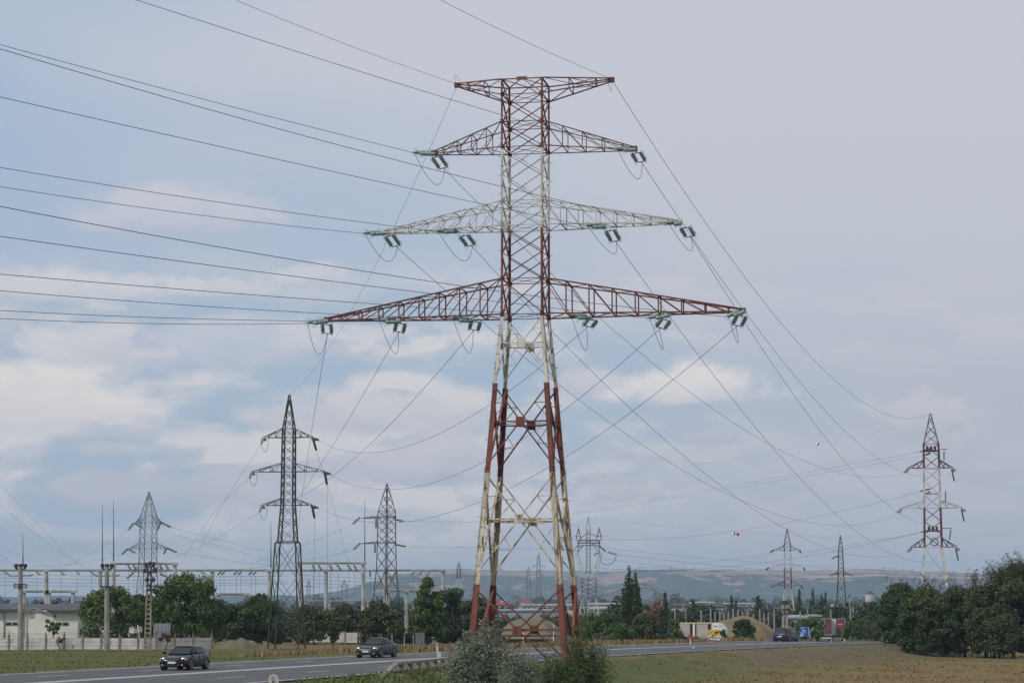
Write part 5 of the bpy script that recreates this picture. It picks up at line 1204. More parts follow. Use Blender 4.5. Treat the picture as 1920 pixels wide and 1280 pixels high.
            mb = MB(); mb.lathe((x, s * (hw - .215), .345), (0, s, 0), [(0, .01), (.0, .395), (.217, .395), (.217, .34)], M_TYRE, 20); mb.build('wheel_arch', t)
        # door lines
        mb = MB()
        for x in (L * .19, -L * .02, -L * .22): mb.box((x, s * (hw * .992), .60), (.012, .02, .58), M_TYRE)
        mb.box((L * -.02, s * (hw * 1.0), .30), (L * .42, .03, .07), M_TYRE); mb.build('door_gaps', t)
        for x in (L * .05, -L * .16): MB().box((x, s * (hw + .005), .80), (.16, .03, .03), M_CHROME if not rear else paint).build('door_handle', t)
        # lamps
        lm = M_LAMP if lights else M_LENS
        mb = MB(); mb.lathe((L * .468, s * hw * .66, .665), (1, s * .25, 0), [(0, .02), (0, .075), (.03, .07), (.045, .02)], lm, 12); h = mb.build('headlight', t)
        MB().box((L * .452, s * hw * .72, .665), (.10, .34, .13), M_LENS, -s * .30).build('lamp_lens', h); MB().box((L * .43, s * hw * .89, .69), (.12, .09, .07), M_AMBER, -s * .5).build('indicator', h)
        mb = MB(); mb.box((-L * .482, s * hw * .76, .82 if not estate else .86), (.08, .34, .16 if not estate else .24), M_RLAMP, s * .25); mb.build('tail_light', t)
        MB().lathe((L * .487, s * hw * .66, .33), (1, 0, 0), [(0, .06), (.03, .055), (.03, .001)], M_LENS, 10).build('fog_lamp', t)
    # kidney-shaped twin grille
    for s in (-1, 1):
        mb = MB(); y0, y1 = s * .03, s * .34
        pts = [(y0, .60), (y0 + s * .02, .70), (y1 - s * .04, .71), (y1, .66), (y1 - s * .05, .58), (y0 + s * .02, .57)]
        mb.prism(pts, (L * .488, 0, 0), Vector((0, 1, 0)), ZZ, Vector((1, 0, 0)), .02, M_TYRE); g_ = mb.build('grille', t)
        mb = MB()
        for i in range(len(pts)): a, b = pts[i], pts[(i + 1) % len(pts)]; mb.beam((L * .488 + .02, a[0], a[1]), (L * .488 + .02, b[0], b[1]), .018, M_CHROME)
        mb.build('grille_surround', g_)
    MB().box((L * .497, 0, .30), (.03, .9, .14), M_TYRE).build('air_intake', t)
    for x, z in ((L * .5 + .012, .46), (-L * .5 - .012, .62)):
        MB().box((x, 0, z), (.02, .52, .115), M_PLATE).build('number_plate', t); MB().box((x + math.copysign(.008, x), math.copysign(.235, -x) * -1, z), (.02, .045, .112), M_PLBLUE).build('plate_band', t)
    MB().box((-L * .495, 0, .36), (.06, Wd * .86, .12), M_TYRE).build('rear_bumper_insert', t)
    if rear: MB().box((-L * .47, 0, .99), (.05, Wd * .72, .05), M_CHROME).build('tailgate_trim', t)
    t.location = loc; t.rotation_euler = (0, 0, heading); t.scale = (scale,) * 3
    return t
def road_frame(px, py, z=0.0):
    p = onz(px, py, z); i = int(np.argmin(np.hypot(RC[:, 0] - p.x, RC[:, 1] - p.y))); return p, math.atan2(RT[i][1], RT[i][0])
p, h = road_frame(338, 1256); car('black estate car with lit headlights, nearest on the road', 'oncoming dark cars', (p.x, p.y + 1.8, 0), h + math.pi + R(4), P_BLACK, estate=True, scale=.95)
p, h = road_frame(704, 1232.5); car('dark grey saloon car with lit headlights further along the road', 'oncoming dark cars', (p.x, p.y + 1.6, 0), h + math.pi, P_GREY, L=4.6, estate=False, H=1.40)
p = at(1474, 1202, 262); zc = road_z(262); car('dark blue hatchback seen from behind, driving away on the right', None, (p.x, 262, zc + 0.0), R(64), P_NAVY, L=4.3, Wd=1.82, H=1.60, estate=True, lights=False, rear=True)
p = at(1455, 1202, 300); car('dark blue car mostly hidden left of the blue hatchback', None, (p.x, 292, road_z(285) - 0.15), R(58), P_BLUE, L=4.3, estate=False, lights=False, rear=True)
M_TWHITE = mat('white_truck_panel', (0.62, 0.62, 0.60), (0.5, 0.5, 0.48), 0.6, scale=0.8); M_TGREY = mat('grey_truck_panel', (0.36, 0.34, 0.31), (0.28, 0.265, 0.24), 0.7, scale=0.8); M_TRED = mat('red_print', (0.28, 0.045, 0.045), (0.20, 0.03, 0.035), 0.6, scale=3); M_TDARK = mat('dark_print', (0.05, 0.04, 0.045), (0.09, 0.05, 0.05), 0.6, scale=2); M_YEL = mat('yellow_edge', (0.55, 0.45, 0.12))
def wheels(mb_parent, xs, hw, r=0.5):
    for x in xs:
        for s in (-1, 1): MB().lathe((x, s * (hw - 0.35), r), (0, s, 0), [(0, r * .5), (0, r), (.33, r), (.36, r * .6), (.30, .02)], M_TYRE, 16).build('wheel', mb_parent)
def truck(label, loc, heading, style):
    t = thing('truck', label, 'truck', (0, 0, 0)); L, hw = 7.2, 1.25
    if style == 'open':
        mb = MB(); mb.box((-1.0, 0, 3.62), (L, 2.5, .12), M_YEL); mb.box((-1.0, 0, 3.5), (L, 2.4, .12), M_TWHITE); mb.build('box_roof', t)
        mb = MB(); mb.box((-1.0, 1.22, 2.25), (L, .06, 2.5), M_TGREY); mb.box((-1.0 - L / 2, 0, 2.25), (.08, 2.5, 2.5), M_TGREY); mb.box((-1 + L / 2, 0, 2.25), (.08, 2.5, 2.5), M_TWHITE); mb.build('box_wall', t)
        mb = MB(); mb.box((-3.4, -1.2, 2.2), (2.4, .06, 2.4), M_TGREY); mb.box((-1.35, -1.22, 2.2), (.5, .08, 2.4), M_TWHITE); mb.box((.5, -1.15, 2.2), (2.6, .06, 2.3), M_TGREY); mb.build('side_curtain', t)
        MB().box((-1.0, 0, .93), (L, 2.3, .2), M_TGREY).build('chassis', t)
        MB().box((-1.2, -1.27, .9), (1.7, .05, .35), M_TRED).build('side_print', t); MB().lathe((-2.2, -1.3, 1.05), (0, -1, 0), [(0, .001), (0, .42), (.04, .42), (.04, .001)], M_TRED, 18).build('round_emblem', t)
        mb = MB(); mb.prism([(2.7, .55), (5.0, .55), (5.05, 1.5), (4.75, 2.55), (4.45, 2.75), (4.0, 3.4), (2.75, 3.62)], (0, 1.15, 0), Vector((1, 0, 0)), ZZ, Vector((0, -1, 0)), 2.3, M_TWHITE); mb.build('cab', t)
        MB().prism([(3.3, 1.5), (4.6, 1.5), (4.5, 2.3), (3.3, 2.3)], (0, -1.16, 0), Vector((1, 0, 0)), ZZ, Vector((0, -1, 0)), .03, M_GLASS).build('cab_window', t)
        MB().prism([(-1, 1.55), (1, 1.55), (.95, 2.5), (-.95, 2.5)], (4.93, 0, 0), Vector((0, 1, 0)), ZZ + Vector((-.25, 0, 0)), Vector((1, 0, 0)), .03, M_GLASS).build('windscreen', t)
        MB().box((3.5, -1.18, 3.0), (1.0, .04, .12), M_TDARK).build('cab_stripe', t)
        wheels(t, (3.7, -2.2, -3.4), hw)
    else:
        mb = MB(); mb.box((-1.0, 0, 2.5), (L, 2.46, 2.8), M_TGREY); mb.build('box_body', t)
        mb = MB()
        for a, b in (((-1.23, 1.1), (-1.23, 3.92)), ((1.23, 1.1), (1.23, 3.92)), ((-1.23, 3.88), (1.23, 3.88)), ((-1.23, 1.12), (1.23, 1.12)), ((0, 1.1), (0, 3.9))): mb.beam((-1 - L / 2 - .03, a[0], a[1]), (-1 - L / 2 - .03, b[0], b[1]), .07, M_TGREY)
        mb.build('door_frame', t); x = -1 - L / 2 - .035
        if style == 'left':
            MB().box((x, .62, 2.35), (.03, 1.06, 2.1), M_TWHITE if False else M_TGREY).build('door', t); MB().box((x, -.62, 2.5), (.03, 1.06, 2.5), M_TDARK).build('printed_door', t)
            mb = MB(); mb.lathe((x - .02, -.45, 2.15), (-1, 0, 0), [(0, .001), (0, .36), (.02, .36), (.02, .001)], M_TRED, 16); mb.box((x - .03, -.75, 2.8), (.02, .25, .8), M_TRED); mb.build('red_motif', t)
        else:
            MB().box((x, .72, 2.5), (.03, .8, 2.6), M_TWHITE).build('door', t); MB().box((x, -.42, 2.5), (.03, 1.44, 2.5), M_TDARK).build('printed_door', t)
            mb = MB(); mb.prism([(-.95, 3.3), (.15, 3.3), (.1, 2.5), (-.1, 1.8), (-.4, 1.5), (-.7, 1.8), (-.9, 2.5)], (x - .018, 0, 0), Vector((0, 1, 0)), ZZ, Vector((-1, 0, 0)), .02, M_TRED); mb.box((x - .045, -.4, 2.9), (.01, .7, .1), M_TWHITE); mb.build('red_motif', t)
            MB().box((x - .03, .55, 2.05), (.05, .12, .4), M_TDARK).build('door_latch', t)
        MB().box((-1.0, 0, .95), (L, .9, .25), M_TDARK).build('chassis', t); MB().box((-1 - L / 2, 0, .62), (.1, 2.3, .22), M_TWHITE).build('rear_bar', t)
        for s in (-1, 1): MB().box((-1 - L / 2 - .06, s * 1.0, .85), (.06, .3, .15), M_RLAMP).build('tail_light', t)
        mb = MB(); mb.box((3.9, 0, 1.7), (2.0, 2.3, 2.3), M_TWHITE); mb.build('cab', t); wheels(t, (3.7, -2.2, -3.4), hw)
    t.location = loc; t.rotation_euler = (0, 0, heading); return t
d = 345; p = at(1319, 1200, d); tw = truck('white truck with open grey side behind the yellow town sign', (p.x, d, ground_z(p.x, d)), R(-38), 'open'); tw.scale = (.78, .78, .78)
for px, dd, st_, l in ((1551, 392, 'left', 'left box truck of the pair seen from behind, red motif on its dark door'), (1576, 396, 'right', 'box truck seen from behind, right of the pair, white door beside a red print')):
    p = at(px, 1200, dd); truck(l, (p.x, dd + 4, ground_z(p.x, dd)), R(84), st_)
def van(label, px, py, d, heading, paint):
    t = thing('van', label, 'van', (0, 0, 0)); mb = MB(); mb.prism([(-2.4, .3), (2.3, .3), (2.5, .9), (2.0, 1.15), (1.3, 2.15), (-2.3, 2.25), (-2.45, 1.0)], (0, .95, 0), Vector((1, 0, 0)), ZZ, Vector((0, -1, 0)), 1.9, paint); mb.build('body', t)
    for s in (-1, 1): MB().prism([(-1.8, 1.3), (1.5, 1.3), (1.15, 1.95), (-1.8, 1.98)], (0, s * .955, 0), Vector((1, 0, 0)), ZZ, Vector((0, s, 0)), .02, M_GLASS).build('side_window', t)
    MB().prism([(-.8, 0), (.8, 0), (.72, .75), (-.72, .75)], (1.97, 0, 1.24), Vector((0, 1, 0)), Vector((-.62, 0, .9)), Vector((.8, 0, .5)), .03, M_GLASS).build('windscreen', t)
    MB().prism([(-.75, 1.3), (.75, 1.3), (.7, 1.95), (-.7, 1.95)], (-2.42, 0, 0), Vector((0, 1, 0)), ZZ, Vector((-1, 0, 0)), .04, M_GLASS).build('rear_window', t)
    wheels(t, (1.5, -1.5), .95, .33); p = at(px, py, d); t.location = (p.x, d, ground_z(p.x, d)); t.rotation_euler = (0, 0, heading)
van('light blue van half hidden behind bushes right of the narrow poplar', 1250, 1197, 345, R(-80), P_BLUE)
van('bright blue van behind the round dark bush at the mound', 1402, 1191, 345, R(82), P_BLUE)
def lowloader():
    d = 262; t = thing('flatbed_truck', 'black flatbed truck loaded with a dark low row, seen under the big pylon', 'truck', at(995, 1206, d)); z = lambda y: at(960, y, d).z; x = lambda px: at(px, 1200, d).x
    MB().box(((x(950) + x(1030)) / 2, d, z(1204)), (x(1030) - x(950), 2.3, .2), M_BLACKMETAL).build('flatbed', t)
    mb = MB()
    for px in np.arange(952, 1029, 4.6): mb.lathe((x(px), d - 1.1, z(1200)), (0, 1, 0), [(0, .001), (0, .19), (.25, .2), (1.9, .2), (2.1, .001)], M_TYRE, 10)
    mb.build('rolled_load', t)
    mb = MB(); mb.prism([(0, 0), (.62, 0), (.62, .45), (.5, .95), (.1, .98), (0, .5)], (x(1031), d - 1.0, z(1206)), Vector((1, 0, 0)), ZZ, Vector((0, 1, 0)), 2.0, M_DARKSTEEL); mb.build('cab', t)
    MB().prism([(.08, .5), (.5, .5), (.42, .85), (.12, .85)], (x(1031), d - 1.0, z(1206)), Vector((1, 0, 0)), ZZ, Vector((0, -1, 0)), .02, M_TRIM).build('cab_window', t)
    for px in (958, 966, 1005, 1013, 1036): MB().lathe((x(px), d - 1.15, z(1206.3)), (0, 1, 0), [(0, .001), (0, .2), (.3, .2), (.3, .001)], M_TYRE, 12).build('wheel', t)
lowloader()
# ---------------------------------------------------------------- roadside things
M_SIGNY = mat('yellow_sign_face', (0.62, 0.40, 0.02), rough=0.5); M_SIGNW = mat('white_sign_face', (0.66, 0.66, 0.66), rough=0.5); M_SIGNB = mat('blue_sign_face', (0.02, 0.09, 0.38), rough=0.5); M_INK = mat('black_lettering', (0.02, 0.02, 0.02)); M_SLASH = mat('dark_red_slash', (0.25, 0.015, 0.02)); M_STONE = mat('pale_kilometre_stone', (0.50, 0.50, 0.46), (0.40, 0.395, 0.35), 0.8, scale=6)
M_GREENPRINT = mat('grey_green_lettering', (0.10, 0.16, 0.13))
def townsign():
    d = 232; k = d / F; o = at(1342, 1213, d); t = thing('town_end_sign', 'yellow and white end-of-town sign crossed by a dark red diagonal bar', 'sign', (o.x, d, o.z - 0.6))
    p = lambda x, y, dy=0.0: at(x, y, d + dy)
    def quad(name, a, m, th, dy):
        MB().prism([((x - 1342) * k, (1213 - y) * k) for x, y in a], (o.x, d + dy, o.z), Vector((1, 0, 0)), ZZ, Vector((0, 1, 0)), th, m).build(name, t)
    quad('white_panel', [(1328.5, 1191), (1350, 1191), (1350, 1200), (1328.5, 1198)], M_SIGNW, .05, 0); quad('yellow_panel', [(1328.5, 1180), (1350, 1180.5), (1350, 1191), (1328.5, 1191)], M_SIGNY, .05, 0)
    quad('pictogram', [(1331, 1185), (1332.5, 1182.5), (1334, 1184.5), (1337, 1182.5), (1334.5, 1187), (1331, 1187.5)], M_TRIM, .01, -.012)
    quad('pictogram', [(1340, 1184.5), (1342, 1184), (1344.5, 1182.5), (1346.5, 1184.5), (1345.5, 1186), (1341, 1186.5)], M_INK, .01, -.012)
    quad('diagonal_bar', [(1328.6, 1195.6), (1349.9, 1181.8), (1349.9, 1183.8), (1328.6, 1197.6)], M_SLASH, .012, -.03)
    c = p(1342.5, 1194.8, -0.02); text_obj('ARA', .42, M_GREENPRINT, 'lettering', t, Matrix.Translation(c - ORG[t]) @ Matrix.Rotation(R(90), 4, 'X'))
    mb = MB(); mb.tube([(o.x, d + .08, o.z - 1.2), (o.x, d + .08, o.z + 1.5)], .04, M_GREYSTEEL, 8); mb.build('post', t)
townsign()
def bluesign():
    d = 268; k = d / F; o = at(1508, 1200, d); t = thing('direction_sign', 'blue direction sign with pale text lines beside the dark blue hatchback', 'sign', (o.x, d, o.z - 0.5))
    x = lambda px: at(px, 1190, d).x; z = lambda py: at(1508, py, d).z
    MB().box(((x(1499) + x(1517.5)) / 2, d, (z(1174.5) + z(1193)) / 2), (x(1517.5) - x(1499), .06, z(1174.5) - z(1193)), M_SIGNB).build('panel', t)
    mb = MB()
    for a, b, y, h in ((1501, 1509, 1176.5, .06), (1504, 1510, 1181.5, .12), (1501, 1511, 1185.5, .06), (1500.5, 1506, 1187.8, .07), (1500.5, 1506.5, 1189.8, .07), (1500.5, 1505.5, 1191.6, .07)): mb.box(((x(a) + x(b)) / 2, d - .035, z(y)), (x(b) - x(a), .01, h), M_SIGNW)
    mb.box((x(1516.6), d - .035, z(1183.5)), (.05, .01, 1.05), M_SIGNW); mb.build('text_lines', t)
    for px in (1502, 1514): MB().tube([(x(px), d + .07, ground_z(x(px), d) - .2), (x(px), d + .07, z(1176))], .04, M_GREYSTEEL, 8).build('post', t)
bluesign()
def kmstone(label, px, ytop, d, w, H, num=None, group=None):
    o = at(px, ytop, d); t = thing('kilometre_stone', label, 'milestone', (o.x, d, o.z - H), group=group); pts = [(-w / 2, -H - .2), (w / 2, -H - .2), (w / 2, -w / 2)] + [(w / 2 * math.cos(a), -w / 2 + w / 2 * math.sin(a)) for a in (R(18 * i) for i in range(1, 10))] + [(-w / 2, -w / 2)]
    MB().prism(pts, (o.x, d - .06, o.z), Vector((1, 0, 0)), ZZ, Vector((0, 1, 0)), .14, M_STONE).build('stone', t)
    if num:
        q = w * .52; pts = [(-q / 2, -H), (q / 2, -H), (q / 2, -w / 2)] + [(q / 2 * math.cos(a), -w / 2 + q / 2 * math.sin(a)) for a in (R(18 * i) for i in range(1, 10))] + [(-q / 2, -w / 2)]
        mb = MB()
        for a, b in zip(pts[1:], pts[2:] + pts[:1]):
            if b != pts[0] and a != pts[0]: mb.beam((o.x + a[0], d - .065, o.z + a[1]), (o.x + b[0], d - .065, o.z + b[1]), .02, M_POSTC, .012)
        mb.build('engraved_rim', t)
        M = Matrix.Translation((0, -.075, H - .3)) @ Matrix.Rotation(R(90), 4, 'X') @ Matrix.Diagonal((.62, 1.1, 1, 1)); text_obj(num, .34, M_INK, 'number', t, M, .005)
    return t
kmstone('rounded white kilometre stone with a black 6 at the bottom edge', 513, 1263, 93, .40, .95, '6')
def delineator(label, px, y0, y1, d, w=.12):
    o = at(px, y1, d); t = thing('marker_post', label, 'marker post', (o.x, d, o.z), group=None); h = at(px, y0, d).z - o.z
    mb = MB(); mb.prism([(-w / 2, -.3), (w / 2, -.3), (w / 2, h - .04), (-w / 2 + .02, h)], (o.x, d, o.z), Vector((1, 0, 0)), ZZ, Vector((0, 1, 0)), .08, M_SIGNW); mb.build('post', t)
    MB().box((o.x, d - .006, o.z + h * .78), (w * .7, .01, h * .12), M_INK).build('reflector', t)
delineator('slim white marker post on the far verge behind the parapet', 819.5, 1205, 1221, 190); delineator('slim white marker post at the far verge left of the white truck', 1294.5, 1195, 1206.5, 236)
kmstone('small white stone on the near road edge at the parapet end', 823, 1220.5, 140, .26, .42); kmstone('small white hectometre stone on the near verge below the town sign', 1300, 1211, 210, .24, .48)
kmstone('white marker stone at the trucks, right one', 1583, 1196, 290, .2, .4, group='white stones by the trucks'); kmstone('white marker stone at the trucks, left one', 1558.5, 1198, 290, .15, .25, group='white stones by the trucks')
delineator('short white post seen between the legs of the big pylon', 981, 1186, 1206, 240, .16); delineator('grey post beside the cab under the big pylon', 1038, 1170, 1208, 255, .10)
def parapet():
    a = onz(738, 1262, -0.05); b = onz(850, 1257.5, -0.05); a = at(742, 1260, 123); b = at(850, 1250, 139)
    t = thing('concrete_parapet', 'low brown concrete bridge parapet with open gaps at the near road edge', 'parapet', (a.x, a.y, -.5))
    u = (b - a); u.z = 0; L = u.length; u.normalize(); ang = math.atan2(u.y, u.x); ztop = at(790, 1238.5, 131).z
    n = 7
    for i in range(n):
        p = Vector((a.x, a.y, 0)) + u * (L * (i + .6) / n); MB().box((p.x, p.y, ztop / 2 - .35), (.42, .22, ztop + .65), M_CONCB, ang).build('post', t)
    e0 = Vector((a.x, a.y, ztop + .03)); e1 = Vector((b.x, b.y, ztop + .03))
    s = MB(); s.beam(e0, e1, .30, M_CONCB, .12); s.build('top_rail', t)
    s = MB(); s.beam(e0 - ZZ * .42, e1 - ZZ * .42, .12, M_CONCB, .12); s.build('middle_rail', t)
    w0 = at(722, 1262, 119); s = MB(); s.beam(e0 - ZZ * .02, Vector((w0.x, w0.y, .08)), .26, M_CONCB, .12); s.beam(e0 - ZZ * .38, Vector((w0.x + .6, w0.y + 1.0, .04)), .14, M_CONCB, .1); s.build('sloping_end', t)
    MB().box(at(732, 1266, 118), (1.4, .5, .18), M_CONCB, .1).build('end_stone', t)
parapet()
# gas-box-like panels, leaning stick, stumps and litter seen by the fence
tagp(MB().beam(at(258, 1171, 226), at(262, 1196, 226), .08, M_SIGNW).build('leaning_stick'), 'pale leaning stick standing against the dark trees behind the fence', 'stick')
M_SHEET = mat('grey_corrugated_sheet', (0.26, 0.28, 0.30), (0.17, 0.18, 0.19), .7, scale=3)
def sheetfence(px0, px1, y0, y1, d, label):
    t = thing('sheet_fence', label, 'fence', at(px0, y1, d)); x0, x1 = at(px0, 1150, d).x, at(px1, 1150, d).x; z0, z1 = ground_z(x0, d), at(px0, y0, d).z; mb = MB(); n = int((x1 - x0) / .16)
    for i in range(n): mb.box((x0 + (i + .5) * (x1 - x0) / n, d + (.03 if i % 2 else 0), (z0 + z1) / 2 + random.uniform(-.05, .05)), ((x1 - x0) / n * .93, .03, z1 - z0), M_SHEET)
    mb.build('boards', t); mb = MB(); mb.beam((x0, d + .08, z1 - .4), (x1, d + .08, z1 - .4), .08, M_GREYSTEEL); mb.build('rail', t)
sheetfence(779, 796, 1186, 1207, 238, 'short grey upright sheet fence under the tall pointed tree'); sheetfence(288, 320, 1168, 1200, 232, 'grey board shed front glimpsed left of the big round tree')
M_TRUNKS = M_BARK
for i, px in enumerate((735, 758, 775)): tagp(MB().beam(at(px, 1190, 236), at(px, 1210, 236), .09, M_CONCL).build('fence_post'), 'thin pale post in the dry grass right of the grey car', 'post', 'thin pale posts behind the grey car')
# mounds
def mound(name, px0, px1, ytop, d, m, seed, depth=26, ybase=1200):
    r = np.random.default_rng(seed); x0, x1 = at(px0, 1150, d).x, at(px1, 1150, d).x; cx = (x0 + x1) / 2; hw = (x1 - x0) / 2; H = at(0, ytop, d).z - at(0, ybase, d).z; zb = at(0, ybase, d).z; n = 26; vs = []; fs = []
    for j in range(n + 1):
        for i in range(n * 2 + 1):
            u = i / n - 1; v = j / n * 2 - 1; rr = math.hypot(u, v); s = max(0, 1 - rr ** 3.6) ** 1.2; s *= 1 + .10 * math.sin(u * 5 + 1) * math.cos(v * 3) + .07 * math.sin(u * 13 + v * 6); vs.append((cx + u * hw, d + v * depth / 2, zb - .6 + (H + .6) * s))
    for j in range(n):
        for i in range(n * 2): a = j * (2 * n + 1) + i; fs.append((a, a + 1, a + 2 * n + 2, a + 2 * n + 1))
    o = MB().add(vs, fs, m).build(name, smooth=True); o['kind'] = 'structure'; return o
M_EARTH = mat('bare_earth', (0.205, 0.138, 0.078), (0.15, 0.105, 0.055), .95, scale=.25, c3=(0.11, 0.11, 0.05), lo3=.54, hi3=.66, scale3=.5, bump=.5)
M_DRYHILL = mat('dry_grass_slope', (0.155, 0.125, 0.072), (0.12, 0.105, 0.055), .95, scale=.2, c3=(0.09, 0.09, 0.04), lo3=.56, hi3=.68, scale3=.4, bump=.4)
mound('earth_mound', 1300, 1470, 1161, 385, M_EARTH, 1); mound('earth_mound', 1240, 1300, 1181, 375, M_EARTH, 2, 16, 1200); mound('grassy_mound', 915, 1072, 1160, 345, M_DRYHILL, 3, 40); mound('grassy_mound', 395, 500, 1199, 236, M_DRYHILL, 4, 14, 1213)
# ---------------------------------------------------------------- grey poles of the far switchyard
r = random.Random(9)
MP = [(1105, 1145, 1180), (1112, 1147, 1180), (1122, 1146, 1180), (1130, 1148, 1180), (1138, 1147, 1180), (1147, 1146, 1180), (1155, 1147, 1180)] + [(1266, 1138, 1178), (1281, 1130, 1182), (1286, 1140, 1182), (1315, 1143, 1182), (1333, 1140, 1180), (1341, 1146, 1178), (1350, 1144, 1178), (1358, 1147, 1176), (1366, 1145, 1178), (1375, 1140, 1176), (1384, 1142, 1178), (1393, 1146, 1176), (1402, 1145, 1178), (1413, 1150, 1178), (1425, 1141, 1178), (1433, 1150, 1182), (1441, 1148, 1180), (1452, 1142, 1182), (1501, 1146, 1180), (1515, 1140, 1176), (1540, 1141, 1178), (1558, 1143, 1172), (1595, 1137, 1172), (1600, 1136, 1172), (1608, 1138, 1174), (1655, 1136, 1190), (1663, 1142, 1190)]
G0 = 'grey poles of the far switchyard'; proto = None
for i, (px, y0, y1) in enumerate(MP):
    d = r.uniform(430, 520) if px < 1640 else 320; b = at(px, y1, d); q = at(px, y0, d); z0 = ground_z(b.x, d)
    if proto is None:
        mb = MB(); mb.tube([(0, 0, -.3), (0, 0, 1)], [.20, .14], M_CONC, 7); proto = mb.build('switchyard_pole'); o = proto; o['category'] = 'pole'
    else: o = proto.copy(); COL.objects.link(o)
    o.location = (b.x, d, z0); o.scale = (1, 1, q.z - z0); o['label'] = 'thin grey concrete pole in the switchyard ' + ('left of the tall poplar' if px < 1200 else 'between the poplar and the mound' if px < 1330 else 'behind the earth mound' if px < 1460 else 'behind the direction sign and trucks' if px < 1640 else 'in front of the right-hand thicket'); o['group'] = G0 + (' a' if px < 1200 else ' b' if px < 1330 else ' c' if px < 1460 else ' d' if px < 1640 else ' e')
for o in bpy.data.objects:
    if o.name.startswith('switchyard_pole'): o['group'] = {'a': 'switchyard poles left of the poplar', 'b': 'switchyard poles by the white truck', 'c': 'switchyard poles behind the mound', 'd': 'switchyard poles near the box trucks', 'e': 'switchyard poles by the thicket'}[o['group'][-1]]
for px, l in ((1468, 'left'), (1476, 'right')):
    d = 300; t = thing('transformer_pole', 'stout beige twin pole below the small banded pylon, %s one' % l, 'pole', at(px, 1185, d)); b = at(px, 1185, d); MB().tube([(b.x, d, ground_z(b.x, d) - .3), at(px + (1 if l == 'left' else -1), 1130, d)], [.22, .14], M_CONC, 8).build('shaft', t)
    mb = MB()
    for y, w in ((1130, 6), (1141, 5), (1150, 5)): mb.beam(at(px - w, y, d - .2), at(px + w, y, d - .2), .1, M_DARKSTEEL)
    for k in (-5, 0, 5): mb.lathe(at(px + k, 1129.5, d - .2), (0, 0, 1), [(0, .001), (0, .1), (.3, .1), (.3, .001)], M_DARKSTEEL, 8)
    mb.build('fittings', t)
# ---------------------------------------------------------------- town
M_HW = mat('white_plaster', (0.44, 0.43, 0.41), (0.36, 0.35, 0.33), .9, scale=.2); M_HC = mat('cream_plaster', (0.36, 0.33, 0.27), (0.28, 0.26, 0.21), .9, scale=.2); M_TILE = mat('brown_tiles', (0.085, 0.055, 0.045), (0.06, 0.05, 0.045), .85, scale=.5); M_TILER = mat('red_tiles', (0.30, 0.05, 0.045), (0.24, 0.05, 0.04), .85, scale=.5); M_GR = mat('grey_sheet', (0.22, 0.24, 0.27), (0.30, 0.31, 0.33), .6, scale=.2)
def house(label, px0, px1, yt, ye, yb, d, wm, rm, nwin=4, depth=9, group=None, flat=False):
    x0, x1 = at(px0, 1150, d).x, at(px1, 1150, d).x; z = lambda y: at(960, y, d).z; zb = ground_z((x0 + x1) / 2, d) - .5; t = thing('house' if not flat else 'industrial_hall', label, 'house' if not flat else 'hall', ((x0 + x1) / 2, d, zb), group=group)
    MB().box(((x0 + x1) / 2, d + depth / 2, (zb + z(ye)) / 2), (x1 - x0, depth, z(ye) - zb), wm).build('wall', t); o = .4
    a, b = z(ye), z(yt); y0, y1 = d - o, d + depth + o
    if flat: MB().add([(x0 - o, y0, a), (x1 + o, y0, a), (x1 + o, y1, b), (x0 - o, y1, b), (x0 - o, y0, a - .3), (x1 + o, y0, a - .3), (x1 + o, y1, a - .3), (x0 - o, y1, a - .3)], [(0, 1, 2, 3), (4, 5, 1, 0), (5, 6, 2, 1), (7, 4, 0, 3), (6, 7, 3, 2), (4, 7, 6, 5)], rm).build('roof', t)
    else:
        h = min((x1 - x0) * .28, 3.5); ym = (y0 + y1) / 2
        MB().add([(x0 - o, y0, a), (x1 + o, y0, a), (x1 + o, y1, a), (x0 - o, y1, a), (x0 + h, ym, b), (x1 - h, ym, b), (x0 - o, y0, a - .25), (x1 + o, y0, a - .25), (x1 + o, y1, a - .25), (x0 - o, y1, a - .25)], [(0, 1, 5, 4), (1, 2, 5), (2, 3, 4, 5), (3, 0, 4), (6, 7, 1, 0), (7, 8, 2, 1), (8, 9, 3, 2), (9, 6, 0, 3), (6, 9, 8, 7)], rm).build('roof', t)
    for i in range(nwin):
        x = x0 + (x1 - x0) * (i + .5) / nwin; MB().box((x, d - .03, z(ye) - 1.5), (min(1.2, (x1 - x0) / nwin * .5), .08, 1.1), M_DARK).build('window', t)
